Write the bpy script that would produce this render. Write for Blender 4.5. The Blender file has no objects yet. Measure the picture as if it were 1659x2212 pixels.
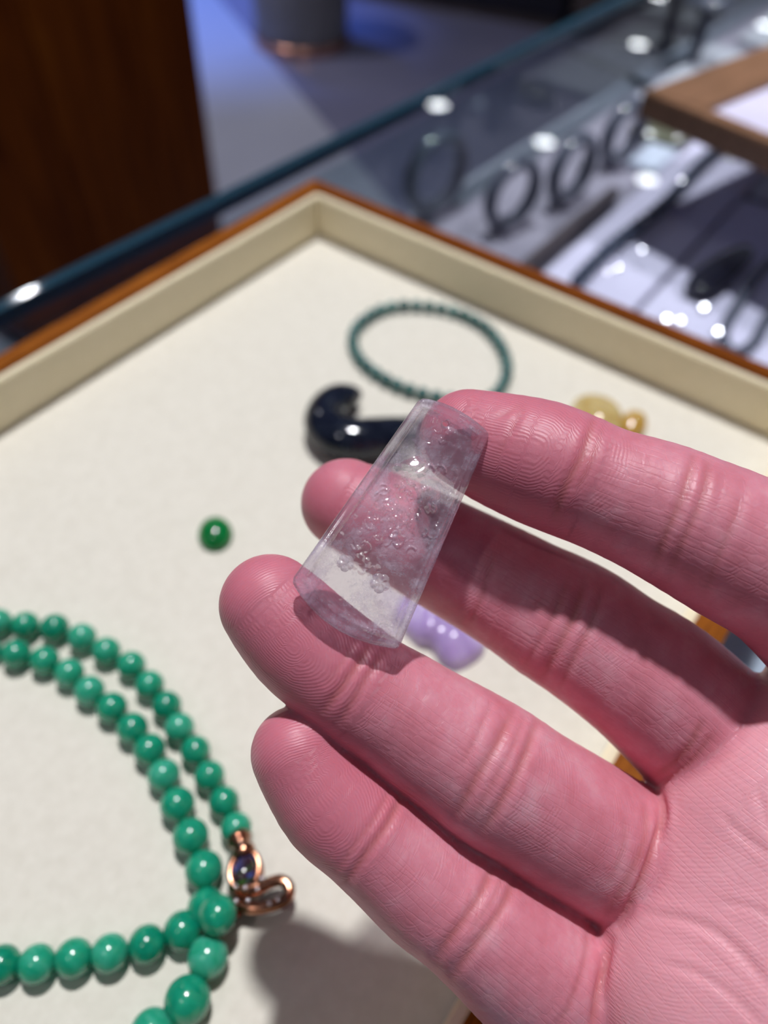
import bpy, bmesh, math, random
import numpy as np
from mathutils import Vector, Matrix

random.seed(7)
rng = np.random.default_rng(7)
S = bpy.context.scene
COL = S.collection

# ------------------------------------------------------------------ camera
# local frame: metres, z = 0 on the tray's lining, x along the counter edge, y towards the shop floor
F_PX, CX, CY = 1660.0, 829.5, 1106.0
OZ = 0.956                                  # height of the tray lining above the shop floor
H = 0.172                                   # camera above the lining
R = np.array([[0.6011837, 0.5949164, -0.5335285],
              [-0.7983962, 0.4753946, -0.3695449],
              [0.0337882, 0.6481315, 0.7607785]])
CAM = np.array([0, 0, H])
OFF = np.array([0, 0, OZ])
cam_d = bpy.data.cameras.new('camera')
cam = bpy.data.objects.new('camera', cam_d)
COL.objects.link(cam)
m = Matrix.Identity(4)
for i in range(3):
    for j in range(3):
        m[i][j] = float(R[i, j])
m.translation = Vector(CAM + OFF)
cam.matrix_world = m
cam_d.sensor_fit = 'VERTICAL'
cam_d.sensor_height = 24.0
cam_d.lens = 24.0 * F_PX / 2212.0
cam_d.clip_start = 0.005
cam_d.clip_end = 60
cam_d.dof.use_dof = True
cam_d.dof.focus_distance = 0.102
cam_d.dof.aperture_fstop = cam_d.lens / 2.5   # 2.5 mm entrance pupil
S.camera = cam

S.view_settings.view_transform = 'Standard'
S.view_settings.look = 'None'
S.view_settings.gamma = 1.0
S.view_settings.use_curve_mapping = False
S.view_settings.exposure = 0.0
S.cycles.max_bounces = 10
S.cycles.transparent_max_bounces = 16
S.cycles.sample_clamp_indirect = 6.0
S.cycles.caustics_reflective = False
S.cycles.caustics_refractive = False

# ------------------------------------------------------------------ light
w = bpy.data.worlds.new('shop_air')
S.world = w
w.use_nodes = True
bg = w.node_tree.nodes['Background']
bg.inputs[0].default_value = (0.80, 0.82, 1.0, 1)
bg.inputs[1].default_value = 0.07

CEIL = 1.844                                # ceiling, local z
def light_disk(name, pos, target, radius, power, color, spread=180):
    l = bpy.data.lights.new(name, 'AREA')
    l.shape = 'DISK'; l.size = radius * 2; l.energy = power; l.color = color; l.spread = math.radians(spread)
    o = bpy.data.objects.new(name, l); COL.objects.link(o)
    o.location = Vector(np.array(pos) + OFF)
    dv = Vector(np.array(target, float) - np.array(pos, float))
    o.rotation_euler = dv.to_track_quat('-Z', 'Y').to_euler()
    return o
KEY_POS = (0.52, 0.38, CEIL - 0.03)
KEY2_POS = (-0.75, 0.30, CEIL - 0.03)
light_disk('key_downlight_lamp', KEY_POS, (0.09, 0.08, 0), 0.045, 32.5, (0.965, 0.98, 1.0))
light_disk('second_downlight_lamp', KEY2_POS, (0.06, 0.05, 0), 0.045, 1.8, (0.965, 0.98, 1.0))
light_disk('aisle_downlight_lamp', (1.45, 3.04, CEIL - 0.03), (1.85, 2.75, -0.956), 0.055, 15, (0.93, 0.93, 1.0), 128)
SIDE_POS = (0.80, -0.62, CEIL - 0.03)
light_disk('added_fill_lamp', SIDE_POS, (0.70, 0.06, -0.08), 0.045, 1.0, (0.98, 0.96, 1.0), 24)  # added fill lamp, lifts the display frame's shadow on the pads
sp = bpy.data.lights.new('added_blue_lamp', 'SPOT')  # added blue spot, stands in for a blue screen mirrored in the floor
sp.energy = 520; sp.color = (0.10, 0.26, 1.0); sp.spot_size = math.radians(42); sp.spot_blend = 0.9
sp.shadow_soft_size = 0.05
so = bpy.data.objects.new('added_blue_lamp', sp); COL.objects.link(so)
so.location = Vector(np.array((2.9, 3.9, CEIL - 0.08)) + OFF)
so.rotation_euler = Vector((2.62 - 2.9, 2.98 - 3.9, -0.956 - CEIL)).to_track_quat('-Z', 'Y').to_euler()

# ------------------------------------------------------------------ helpers
def dirv(px, py):
    v = np.array([(px - CX), -(py - CY), -F_PX]); return R @ (v / np.linalg.norm(v))
def at(px, py, z=0.0):
    v = dirv(px, py); return CAM + v * (z - H) / v[2]
def und(px, py, D):
    """point at depth D (metres) in the lens frame"""
    return CAM + R @ np.array([(px - CX) / F_PX * D, -(py - CY) / F_PX * D, -D])
def projn(P):
    v = (np.asarray(P) - CAM) @ R
    return CX - v[:, 0] * F_PX / v[:, 2], CY + v[:, 1] * F_PX / v[:, 2]

def tag(o, label=None, cat=None, group=None, kind=None):
    if label: o['label'] = label
    if cat: o['category'] = cat
    if group: o['group'] = group
    if kind: o['kind'] = kind
    return o
def empty(name, loc, rz=0.0):
    o = bpy.data.objects.new(name, None); COL.objects.link(o)
    o.empty_display_size = 0.01
    o.location = Vector(np.array(loc) + OFF); o.rotation_euler = (0, 0, rz)
    return o
def link(name, me, mat=None, parent=None, loc=None, smooth=True):
    o = bpy.data.objects.new(name, me); COL.objects.link(o)
    if mat is not None and not me.materials: me.materials.append(mat)
    if smooth: me.polygons.foreach_set('use_smooth', [True] * len(me.polygons))
    if parent is not None:
        o.parent = parent
        if loc is not None: o.location = Vector(loc)
    elif loc is not None:
        o.location = Vector(np.array(loc) + OFF)
    return o
def mesh_np(name, V, Fs):
    me = bpy.data.meshes.new(name)
    me.from_pydata([tuple(map(float, v)) for v in V], [], [tuple(map(int, f)) for f in Fs])
    me.update()
    bm = bmesh.new(); bm.from_mesh(me); bmesh.ops.remove_doubles(bm, verts=bm.verts, dist=1e-7); bmesh.ops.recalc_face_normals(bm, faces=bm.faces); bm.to_mesh(me); bm.free()
    return me
def mesh_bm(name, bm):
    me = bpy.data.meshes.new(name); bm.normal_update(); bm.to_mesh(me); bm.free(); return me
def add_box(bm, x0, x1, y0, y1, z0, z1, bev=0.0):
    vs = [bm.verts.new((x, y, z)) for z in (z0, z1) for y in (y0, y1) for x in (x0, x1)]
    fs = [(0, 2, 3, 1), (4, 5, 7, 6), (0, 1, 5, 4), (2, 6, 7, 3), (0, 4, 6, 2), (1, 3, 7, 5)]
    faces = [bm.faces.new([vs[i] for i in f]) for f in fs]
    if bev > 0:
        es = list({e for f in faces for e in f.edges})
        bmesh.ops.bevel(bm, geom=es, offset=bev, segments=2, affect='EDGES', profile=0.6)
def box_obj(name, b, mat, parent=None, bev=0.0, loc=None):
    bm = bmesh.new(); add_box(bm, *b, bev)
    return link(name, mesh_bm(name, bm), mat, parent, loc, smooth=False)
def add_prism(bm, poly, z0, z1):
    a = [bm.verts.new((p[0], p[1], z0)) for p in poly]; b = [bm.verts.new((p[0], p[1], z1)) for p in poly]
    n = len(poly); fs = [bm.faces.new(a[::-1]), bm.faces.new(b)]
    for i in range(n): fs.append(bm.faces.new((a[i], a[(i + 1) % n], b[(i + 1) % n], b[i])))
    bmesh.ops.recalc_face_normals(bm, faces=fs)
def prism_obj(name, poly, z0, z1, mat, parent=None, bev=0.0, loc=None):
    bm = bmesh.new(); add_prism(bm, poly, z0, z1)
    if bev: bmesh.ops.bevel(bm, geom=list(bm.edges), offset=bev, segments=2, affect='EDGES')
    return link(name, mesh_bm(name, bm), mat, parent, loc, smooth=False)
def sphere_mesh(name, seg=28, rings=18, r=1.0, hole=0.0):
    bm = bmesh.new(); bmesh.ops.create_uvsphere(bm, u_segments=seg, v_segments=rings, radius=r)
    return mesh_bm(name, bm)
def lathe(name, prof, seg=48):
    V, Fs = [], []
    n = len(prof)
    for k in range(seg):
        a = 2 * math.pi * k / seg
        for r_, z_ in prof: V.append((r_ * math.cos(a), r_ * math.sin(a), z_))
    for k in range(seg):
        for i in range(n - 1):
            a, b = k * n + i, ((k + 1) % seg) * n + i
            Fs.append((a, b, b + 1, a + 1))
    return mesh_np(name, V, Fs)
def torus(name, Rm, rx, rz, seg=72, sec=24):
    V, Fs = [], []
    for k in range(seg):
        a = 2 * math.pi * k / seg
        for j in range(sec):
            b = 2 * math.pi * j / sec
            rr = Rm + rx * math.cos(b)
            V.append((rr * math.cos(a), rr * math.sin(a), rz * math.sin(b)))
    for k in range(seg):
        for j in range(sec):
            Fs.append((k * sec + j, ((k + 1) % seg) * sec + j, ((k + 1) % seg) * sec + (j + 1) % sec, k * sec + (j + 1) % sec))
    return mesh_np(name, V, Fs)
def spline(pts, n, closed=False):
    """Catmull-Rom through rows of pts (any width)"""
    P = np.array(pts, float); N = len(P); out = []
    segs = N if closed else N - 1
    for s in range(segs):
        if closed: p0, p1, p2, p3 = P[(s - 1) % N], P[s], P[(s + 1) % N], P[(s + 2) % N]
        else: p0, p1, p2, p3 = P[max(s - 1, 0)], P[s], P[s + 1], P[min(s + 2, N - 1)]
        for k in range(n):
            t = k / n
            out.append(.5 * ((2 * p1) + (-p0 + p2) * t + (2 * p0 - 5 * p1 + 4 * p2 - p3) * t * t + (-p0 + 3 * p1 - 3 * p2 + p3) * t ** 3))
    if not closed: out.append(P[-1])
    return np.array(out)
def sweep(name, path, sec, up=(0, 0, 1), closed=False, caps=True, scale=None):
    """sweep a closed section (list of (side, up)) along a path"""
    path = np.array(path); n = len(path); ms = len(sec); V, Fs = [], []
    up = np.array(up, float)
    for i in range(n):
        a = path[(i - 1) % n] if closed or i > 0 else path[i]
        b = path[(i + 1) % n] if closed or i < n - 1 else path[i]
        t = (b - a) / np.linalg.norm(b - a)
        side = np.cross(t, up); side /= np.linalg.norm(side); u = np.cross(side, t)
        k = 1.0 if scale is None else scale[i]
        for sx, sy in sec: V.append(path[i] + side * sx * k + u * sy * k)
    lim = n if closed else n - 1
    for i in range(lim):
        for j in range(ms):
            a, b = i * ms, ((i + 1) % n) * ms
            Fs.append((a + j, a + (j + 1) % ms, b + (j + 1) % ms, b + j))
    if caps and not closed:
        Fs.append(tuple(range(ms))[::-1]); Fs.append(tuple((n - 1) * ms + j for j in range(ms)))
    return mesh_np(name, V, Fs)
def circ(r, n=16, ry=None):
    ry = r if ry is None else ry
    return [(r * math.cos(2 * math.pi * k / n), ry * math.sin(2 * math.pi * k / n)) for k in range(n)]

# ------------------------------------------------------------------ materials
def mat(name):
    mt = bpy.data.materials.new(name); mt.use_nodes = True
    nt = mt.node_tree; nt.nodes.clear()
    out = nt.nodes.new('ShaderNodeOutputMaterial')
    return mt, nt, out
def N(nt, typ, **kw):
    n = nt.nodes.new(typ)
    for k, v in kw.items():
        if k.startswith('i_'):
            key = k[2:]
            key = int(key) if key.isdigit() else key.replace('_', ' ')
            n.inputs[key].default_value = v
        else: setattr(n, k, v)
    return n
def L(nt, a, b): nt.links.new(a, b)
def ramp(nt, fac, stops):
    r = nt.nodes.new('ShaderNodeValToRGB')
    while len(r.color_ramp.elements) < len(stops): r.color_ramp.elements.new(0.5)
    for e, (p, c) in zip(r.color_ramp.elements, stops): e.position = p; e.color = (*c, 1)
    L(nt, fac, r.inputs[0]); return r.outputs[0]
def noise(nt, scale, detail=3.0, rough=0.55, coord='Object', stretch=None, dist=0.0):
    tc = N(nt, 'ShaderNodeTexCoord'); src = tc.outputs[coord]
    if stretch:
        mp = N(nt, 'ShaderNodeMapping'); mp.inputs['Scale'].default_value = stretch
        L(nt, src, mp.inputs[0]); src = mp.outputs[0]
    n = N(nt, 'ShaderNodeTexNoise'); n.inputs['Scale'].default_value = scale; n.inputs['Detail'].default_value = detail
    n.inputs['Roughness'].default_value = rough; n.inputs['Distortion'].default_value = dist
    L(nt, src, n.inputs['Vector']); return n.outputs[0]
def bump(nt, h, strength, dist):
    b = N(nt, 'ShaderNodeBump'); b.inputs['Strength'].default_value = strength; b.inputs['Distance'].default_value = dist
    L(nt, h, b.inputs['Height']); return b.outputs[0]
def simple(name, stops, scale, rough=0.5, stretch=None, metallic=0.0, bmp=0.0, bdist=0.001, detail=4, coat=0.0, spec=0.5, sss=0.0, sssr=(1, 1, 1), sssc=0.001, dist=0.0):
    mt, nt, out = mat(name)
    p = N(nt, 'ShaderNodeBsdfPrincipled')
    n = noise(nt, scale, detail, stretch=stretch, dist=dist)
    L(nt, ramp(nt, n, stops), p.inputs['Base Color'])
    p.inputs['Roughness'].default_value = rough; p.inputs['Metallic'].default_value = metallic
    p.inputs['Coat Weight'].default_value = coat; p.inputs['Coat Roughness'].default_value = 0.04
    p.inputs['Specular IOR Level'].default_value = spec
    if sss:
        p.inputs['Subsurface Weight'].default_value = sss; p.inputs['Subsurface Radius'].default_value = sssr
        p.inputs['Subsurface Scale'].default_value = sssc
    if bmp: L(nt, bump(nt, n, bmp, bdist), p.inputs['Normal'])
    L(nt, p.outputs[0], out.inputs[0]); return mt
def clear_glass(name, tint, rough=0.0, ior=1.5):
    mt, nt, out = mat(name)
    tr = N(nt, 'ShaderNodeBsdfTransparent'); tr.inputs[0].default_value = (*tint, 1)
    gl = N(nt, 'ShaderNodeBsdfGlossy'); gl.inputs['Roughness'].default_value = rough
    fr = N(nt, 'ShaderNodeFresnel'); fr.inputs[0].default_value = ior
    mx = N(nt, 'ShaderNodeMixShader')
    ge = N(nt, 'ShaderNodeNewGeometry'); bk = N(nt, 'ShaderNodeMath', operation='SUBTRACT'); bk.inputs[0].default_value = 1.0
    L(nt, ge.outputs['Backfacing'], bk.inputs[1])
    fm = N(nt, 'ShaderNodeMath', operation='MULTIPLY'); L(nt, fr.outputs[0], fm.inputs[0]); L(nt, bk.outputs[0], fm.inputs[1])
    L(nt, fm.outputs[0], mx.inputs[0]); L(nt, tr.outputs[0], mx.inputs[1]); L(nt, gl.outputs[0], mx.inputs[2])
    L(nt, mx.outputs[0], out.inputs[0]); return mt
def emitter(name, col, strength):
    mt, nt, out = mat(name)
    e = N(nt, 'ShaderNodeEmission'); e.inputs[0].default_value = (*col, 1); e.inputs[1].default_value = strength
    L(nt, e.outputs[0], out.inputs[0]); return mt

M = {}
M['lining'] = simple('cream_lining', [(0.3, (0.72, 0.675, 0.585)), (0.7, (0.79, 0.745, 0.655))], 420, 0.75, bmp=0.25, bdist=0.0002, detail=5, spec=0.25)
M['lining_wall'] = simple('cream_lining_wall', [(0.3, (0.88, 0.785, 0.56)), (0.7, (0.92, 0.82, 0.60))], 300, 0.75, bmp=0.15, bdist=0.0002, spec=0.25)  # same cream as the floor lining, lightened to stand in for bounced light
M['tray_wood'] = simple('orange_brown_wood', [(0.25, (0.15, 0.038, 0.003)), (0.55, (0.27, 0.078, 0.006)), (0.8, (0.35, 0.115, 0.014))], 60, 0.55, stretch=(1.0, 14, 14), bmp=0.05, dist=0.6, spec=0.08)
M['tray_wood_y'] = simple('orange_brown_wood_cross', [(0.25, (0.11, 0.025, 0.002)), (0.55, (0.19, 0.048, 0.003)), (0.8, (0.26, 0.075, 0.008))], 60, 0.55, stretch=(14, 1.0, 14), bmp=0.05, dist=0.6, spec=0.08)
M['frame_wood'] = simple('mid_brown_wood', [(0.3, (0.13, 0.062, 0.028)), (0.7, (0.20, 0.10, 0.052))], 30, 0.5, stretch=(1, 8, 8), dist=0.5)
M['dark_wood'] = simple('dark_red_brown_wood', [(0.3, (0.055, 0.010, 0.0005)), (0.6, (0.10, 0.022, 0.001)), (0.8, (0.14, 0.038, 0.002))], 6, 0.6, stretch=(6, 6, 0.5), dist=1.2, spec=0.08)
M['glass'] = clear_glass('clear_glass', (0.955, 0.97, 0.985))
M['pane'] = clear_glass('front_pane_glass', (0.86, 0.93, 0.93))
mt, nt, out = mat('teal_glass_edge')
p = N(nt, 'ShaderNodeBsdfPrincipled'); p.inputs['Base Color'].default_value = (0.014, 0.048, 0.075, 1); p.inputs['Roughness'].default_value = 0.04
L(nt, p.outputs[0], out.inputs[0]); M['edge'] = mt
M['deck'] = simple('grey_display_cloth', [(0.3, (0.26, 0.245, 0.30)), (0.7, (0.34, 0.32, 0.38))], 25, 0.8)
M['lilac_pad'] = simple('pale_lilac_pad', [(0.3, (0.66, 0.63, 0.79)), (0.7, (0.74, 0.71, 0.87))], 30, 0.7)
M['frame_lining'] = simple('frame_lilac_lining', [(0.3, (0.47, 0.45, 0.60)), (0.7, (0.54, 0.52, 0.67))], 30, 0.8)
M['blue_pad'] = simple('pale_blue_grey_pad', [(0.3, (0.52, 0.58, 0.68)), (0.7, (0.60, 0.66, 0.76))], 30, 0.7)
M['grey_pad'] = simple('grey_green_pad', [(0.3, (0.44, 0.46, 0.50)), (0.7, (0.53, 0.55, 0.59))], 30, 0.7)
M['bangle'] = simple('dark_grey_jade', [(0.3, (0.07, 0.08, 0.11)), (0.7, (0.14, 0.15, 0.19))], 60, 0.12, coat=0.5)
M['dark_bead'] = simple('blue_black_jade', [(0.3, (0.02, 0.03, 0.05)), (0.7, (0.07, 0.09, 0.14))], 60, 0.08, coat=0.6)
M['black'] = simple('black_stone', [(0.3, (0.008, 0.008, 0.014)), (0.7, (0.02, 0.02, 0.032))], 60, 0.15)
M['olive'] = simple('olive_jade', [(0.3, (0.10, 0.105, 0.06)), (0.7, (0.17, 0.17, 0.11))], 90, 0.2)
M['silver'] = simple('polished_silver', [(0.3, (0.86, 0.85, 0.90)), (0.7, (0.93, 0.92, 0.95))], 100, 0.28, metallic=1.0)
M['rose_gold'] = simple('rose_gold', [(0.3, (0.30, 0.125, 0.07)), (0.7, (0.50, 0.24, 0.15))], 500, 0.16, metallic=1.0)
M['floor'] = simple('pale_stone_floor', [(0.3, (0.36, 0.365, 0.45)), (0.7, (0.45, 0.455, 0.54))], 1.7, 0.38, detail=6)
M['floor_dark'] = simple('dark_polished_stone', [(0.3, (0.17, 0.17, 0.27)), (0.7, (0.23, 0.225, 0.33))], 2.0, 0.12, detail=6)
M['ceiling'] = simple('ceiling_paint', [(0.3, (0.76, 0.75, 0.80)), (0.7, (0.80, 0.79, 0.84))], 2, 0.8)
M['wall'] = simple('wall_paint', [(0.3, (0.35, 0.33, 0.36)), (0.7, (0.40, 0.38, 0.41))], 2, 0.8)
M['stool_grey'] = simple('grey_leather', [(0.3, (0.15, 0.145, 0.16)), (0.7, (0.20, 0.195, 0.21))], 12, 0.5)
M['copper'] = simple('copper_band', [(0.3, (0.75, 0.36, 0.25)), (0.7, (0.86, 0.46, 0.33))], 40, 0.25, metallic=1.0)
M['navy'] = simple('navy_black_lacquer', [(0.3, (0.006, 0.006, 0.012)), (0.7, (0.014, 0.013, 0.022))], 5, 0.35)
M['brown_plinth'] = simple('brown_plinth', [(0.3, (0.06, 0.045, 0.045)), (0.7, (0.09, 0.07, 0.07))], 8, 0.5)
M['lamp_trim'] = simple('white_lamp_trim', [(0.3, (0.7, 0.7, 0.7)), (0.7, (0.75, 0.75, 0.75))], 20, 0.4)
M['lamp_lens'] = emitter('lit_lamp_lens', (0.92, 0.97, 1.0), 22)
M['lamp_lens_key'] = emitter('lit_key_lens', (1.0, 0.97, 0.955), 22)
M['added_lens_blue'] = emitter('added_blue_lens', (0.15, 0.3, 1.0), 8)  # lens of the added blue spot

def jade(name, dark, mid, pale, scale, rough=0.17, sss=0.6, sssr=(0.25, 1, 0.6), sssc=0.0035, ior=1.62):
    mt, nt, out = mat(name)
    p = N(nt, 'ShaderNodeBsdfPrincipled')
    n = noise(nt, scale, 4, 0.6, dist=0.8)
    oi = N(nt, 'ShaderNodeObjectInfo')
    ad = N(nt, 'ShaderNodeMath', operation='MULTIPLY_ADD'); ad.inputs[1].default_value = 0.28; ad.inputs[2].default_value = -0.14
    L(nt, oi.outputs['Random'], ad.inputs[0])
    s = N(nt, 'ShaderNodeMath', operation='ADD'); L(nt, n, s.inputs[0]); L(nt, ad.outputs[0], s.inputs[1])
    L(nt, ramp(nt, s.outputs[0], [(0.28, dark), (0.5, mid), (0.74, pale)]), p.inputs['Base Color'])
    p.inputs['Roughness'].default_value = rough; p.inputs['IOR'].default_value = ior
    p.inputs['Subsurface Weight'].default_value = sss; p.inputs['Subsurface Radius'].default_value = sssr
    p.inputs['Subsurface Scale'].default_value = sssc
    L(nt, p.outputs[0], out.inputs[0]); return mt
M['green_jade'] = jade('green_jade', (0.0, 0.23, 0.135), (0.012, 0.335, 0.20), (0.08, 0.45, 0.32), 0.7)
M['deep_green'] = jade('deep_green_jade', (0.0, 0.15, 0.03), (0.0, 0.21, 0.045), (0.0, 0.27, 0.08), 90, sss=0.2, rough=0.12)
M['teal_jade'] = jade('teal_jade', (0.035, 0.105, 0.105), (0.06, 0.165, 0.16), (0.14, 0.28, 0.27), 1.0, rough=0.2)
M['night_jade'] = jade('blue_black_carved_jade', (0.002, 0.003, 0.007), (0.004, 0.006, 0.015), (0.015, 0.02, 0.035), 120, sss=0.0, rough=0.10, ior=1.5)
M['honey_jade'] = jade('honey_jade', (0.40, 0.23, 0.04), (0.55, 0.40, 0.15), (0.66, 0.56, 0.32), 80, sssr=(1, .7, .3))
M['honey_deep'] = jade('amber_jade', (0.38, 0.20, 0.02), (0.50, 0.29, 0.045), (0.58, 0.38, 0.10), 120, sssr=(1, .7, .3))
M['lilac_jade'] = jade('lavender_jade', (0.40, 0.28, 0.56), (0.50, 0.37, 0.68), (0.62, 0.52, 0.76), 130, sssr=(.8, .6, 1))
mt, nt, out = mat('black_opal')
p = N(nt, 'ShaderNodeBsdfPrincipled')
v = N(nt, 'ShaderNodeTexVoronoi'); v.inputs['Scale'].default_value = 2.6
tc = N(nt, 'ShaderNodeTexCoord'); L(nt, tc.outputs['Object'], v.inputs['Vector'])
sx = N(nt, 'ShaderNodeSeparateXYZ'); L(nt, v.outputs['Color'], sx.inputs[0])
L(nt, ramp(nt, sx.outputs[0], [(0.0, (0.03, 0.012, 0.02)), (0.55, (0.03, 0.02, 0.03)), (0.66, (0.04, 0.12, 0.015)), (0.78, (0.03, 0.015, 0.03)), (0.92, (0.05, 0.10, 0.4)), (1.0, (0.05, 0.03, 0.04))]), p.inputs['Base Color'])
p.inputs['Roughness'].default_value = 0.08
L(nt, p.outputs[0], out.inputs[0]); M['opal'] = mt

# skin ---------------------------------------------------------------------------------------------
mt, nt, out = mat('skin')
p = N(nt, 'ShaderNodeBsdfPrincipled')
A = lambda n: N(nt, 'ShaderNodeAttribute', attribute_name=n)
fl, sv, tipa, cra = A('flow'), A('skin_st'), A('tip'), A('crease')
mott = noise(nt, 170, 4, 0.6); mott2 = noise(nt, 1900, 4, 0.65)
base = ramp(nt, mott, [(0.28, (0.62, 0.195, 0.25)), (0.52, (0.70, 0.255, 0.325)), (0.76, (0.76, 0.37, 0.44))])
mx = N(nt, 'ShaderNodeMix', data_type='RGBA'); L(nt, base, mx.inputs[6]); mx.inputs[7].default_value = (0.60, 0.165, 0.23, 1)
tm = N(nt, 'ShaderNodeMath', operation='MULTIPLY'); tm.inputs[1].default_value = 0.75; L(nt, tipa.outputs['Fac'], tm.inputs[0]); L(nt, tm.outputs[0], mx.inputs[0])
mc = N(nt, 'ShaderNodeMix', data_type='RGBA'); L(nt, mx.outputs[2], mc.inputs[6]); mc.inputs[7].default_value = (0.50, 0.14, 0.125, 1)
cm = N(nt, 'ShaderNodeMath', operation='MULTIPLY'); cm.inputs[1].default_value = 0.55; L(nt, cra.outputs['Fac'], cm.inputs[0]); L(nt, cm.outputs[0], mc.inputs[0])
mpv = N(nt, 'ShaderNodeMix', data_type='RGBA'); L(nt, mc.outputs[2], mpv.inputs[6]); mpv.inputs[7].default_value = (0.90, 0.43, 0.50, 1)
pa_ = A('palm'); pm_ = N(nt, 'ShaderNodeMath', operation='MULTIPLY'); pm_.inputs[1].default_value = 0.75; L(nt, pa_.outputs['Fac'], pm_.inputs[0]); L(nt, pm_.outputs[0], mpv.inputs[0])
L(nt, mpv.outputs[2], p.inputs['Base Color'])
# friction ridges follow the flow field; fine flexure lines run along the finger
ph = N(nt, 'ShaderNodeMath', operation='MULTIPLY'); ph.inputs[1].default_value = 2 * math.pi / 0.34
wob = noise(nt, 260, 2, 0.5)
wa = N(nt, 'ShaderNodeMath', operation='MULTIPLY_ADD'); wa.inputs[1].default_value = 0.6
L(nt, wob, wa.inputs[0]); L(nt, fl.outputs['Fac'], wa.inputs[2])
L(nt, wa.outputs[0], ph.inputs[0])
sn = N(nt, 'ShaderNodeMath', operation='SINE'); L(nt, ph.outputs[0], sn.inputs[0])
mp = N(nt, 'ShaderNodeMapping'); mp.inputs['Scale'].default_value = (0.085, 0.95, 1); L(nt, sv.outputs['Vector'], mp.inputs[0])
vo = N(nt, 'ShaderNodeTexVoronoi', feature='DISTANCE_TO_EDGE'); vo.inputs['Scale'].default_value = 1.0
nz = N(nt, 'ShaderNodeTexNoise'); nz.inputs['Scale'].default_value = 0.8; L(nt, mp.outputs[0], nz.inputs['Vector'])
va = N(nt, 'ShaderNodeVectorMath', operation='ADD'); L(nt, mp.outputs[0], va.inputs[0])
vs = N(nt, 'ShaderNodeVectorMath', operation='SCALE'); vs.inputs[3].default_value = 0.7; L(nt, nz.outputs['Color'], vs.inputs[0]); L(nt, vs.outputs[0], va.inputs[1])
L(nt, va.outputs[0], vo.inputs['Vector'])
vl = N(nt, 'ShaderNodeMapRange'); vl.inputs[1].default_value = 0.0; vl.inputs[2].default_value = 0.09; L(nt, vo.outputs['Distance'], vl.inputs[0])
lw = N(nt, 'ShaderNodeMath', operation='SUBTRACT'); lw.inputs[0].default_value = 1.0; L(nt, tipa.outputs['Fac'], lw.inputs[1])
vh = N(nt, 'ShaderNodeMath', operation='MULTIPLY'); vh.inputs[1].default_value = 0.6; L(nt, vl.outputs[0], vh.inputs[0])
l1 = N(nt, 'ShaderNodeMath', operation='MULTIPLY'); L(nt, vh.outputs[0], l1.inputs[0]); L(nt, lw.outputs[0], l1.inputs[1])
h1 = N(nt, 'ShaderNodeMath', operation='MULTIPLY_ADD'); h1.inputs[1].default_value = 0.30; rm = noise(nt, 420, 3, 0.6)
rmr = N(nt, 'ShaderNodeMapRange'); rmr.inputs[1].default_value = 0.36; rmr.inputs[2].default_value = 0.62; rmr.inputs[3].default_value = 0.15; L(nt, rm, rmr.inputs[0])
rmx = N(nt, 'ShaderNodeMath', operation='MAXIMUM'); L(nt, rmr.outputs[0], rmx.inputs[0]); L(nt, tipa.outputs['Fac'], rmx.inputs[1])
sm_ = N(nt, 'ShaderNodeMath', operation='MULTIPLY'); L(nt, sn.outputs[0], sm_.inputs[0]); L(nt, rmx.outputs[0], sm_.inputs[1])
L(nt, sm_.outputs[0], h1.inputs[0]); L(nt, l1.outputs[0], h1.inputs[2])
h2 = N(nt, 'ShaderNodeMath', operation='MULTIPLY_ADD'); h2.inputs[1].default_value = 1.1; L(nt, mott2, h2.inputs[0]); L(nt, h1.outputs[0], h2.inputs[2])
L(nt, bump(nt, h2.outputs[0], 0.40, 0.0001), p.inputs['Normal'])
p.inputs['Roughness'].default_value = 0.42
p.inputs['Specular IOR Level'].default_value = 0.45
p.inputs['Subsurface Weight'].default_value = 0.42
p.inputs['Subsurface Radius'].default_value = (1.0, 0.28, 0.2)
p.inputs['Subsurface Scale'].default_value = 0.0016
L(nt, p.outputs[0], out.inputs[0]); M['skin'] = mt

# pendant stone: icy, part see-through, with white floc --------------------------------------------
mt, nt, out = mat('icy_lavender_jade')
tc = N(nt, 'ShaderNodeTexCoord')
n1 = noise(nt, 190, 7, 0.70, dist=0.35)
n2 = noise(nt, 900, 6, 0.75, dist=0.3)
nm = N(nt, 'ShaderNodeMath', operation='MULTIPLY_ADD'); nm.inputs[1].default_value = 0.45; L(nt, n2, nm.inputs[0]); L(nt, n1, nm.inputs[2])
cl = N(nt, 'ShaderNodeMapRange'); cl.inputs[1].default_value = 0.68; cl.inputs[2].default_value = 1.0; cl.inputs[3].default_value = 0.11; cl.inputs[4].default_value = 0.75
L(nt, nm.outputs[0], cl.inputs[0])
tr = N(nt, 'ShaderNodeBsdfTransparent'); tr.inputs[0].default_value = (0.965, 0.945, 0.975, 1)
rf = N(nt, 'ShaderNodeBsdfRefraction'); rf.inputs['Color'].default_value = (0.93, 0.91, 0.95, 1); rf.inputs['Roughness'].default_value = 0.06; rf.inputs['IOR'].default_value = 1.5
m0 = N(nt, 'ShaderNodeMixShader'); m0.inputs[0].default_value = 0.30; L(nt, tr.outputs[0], m0.inputs[1]); L(nt, rf.outputs[0], m0.inputs[2])
df = N(nt, 'ShaderNodeBsdfDiffuse'); df.inputs[0].default_value = (0.89, 0.83, 0.98, 1)
tl = N(nt, 'ShaderNodeBsdfTranslucent'); tl.inputs[0].default_value = (0.89, 0.83, 0.98, 1)
m1 = N(nt, 'ShaderNodeMixShader'); m1.inputs[0].default_value = 0.5; L(nt, df.outputs[0], m1.inputs[1]); L(nt, tl.outputs[0], m1.inputs[2])
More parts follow.
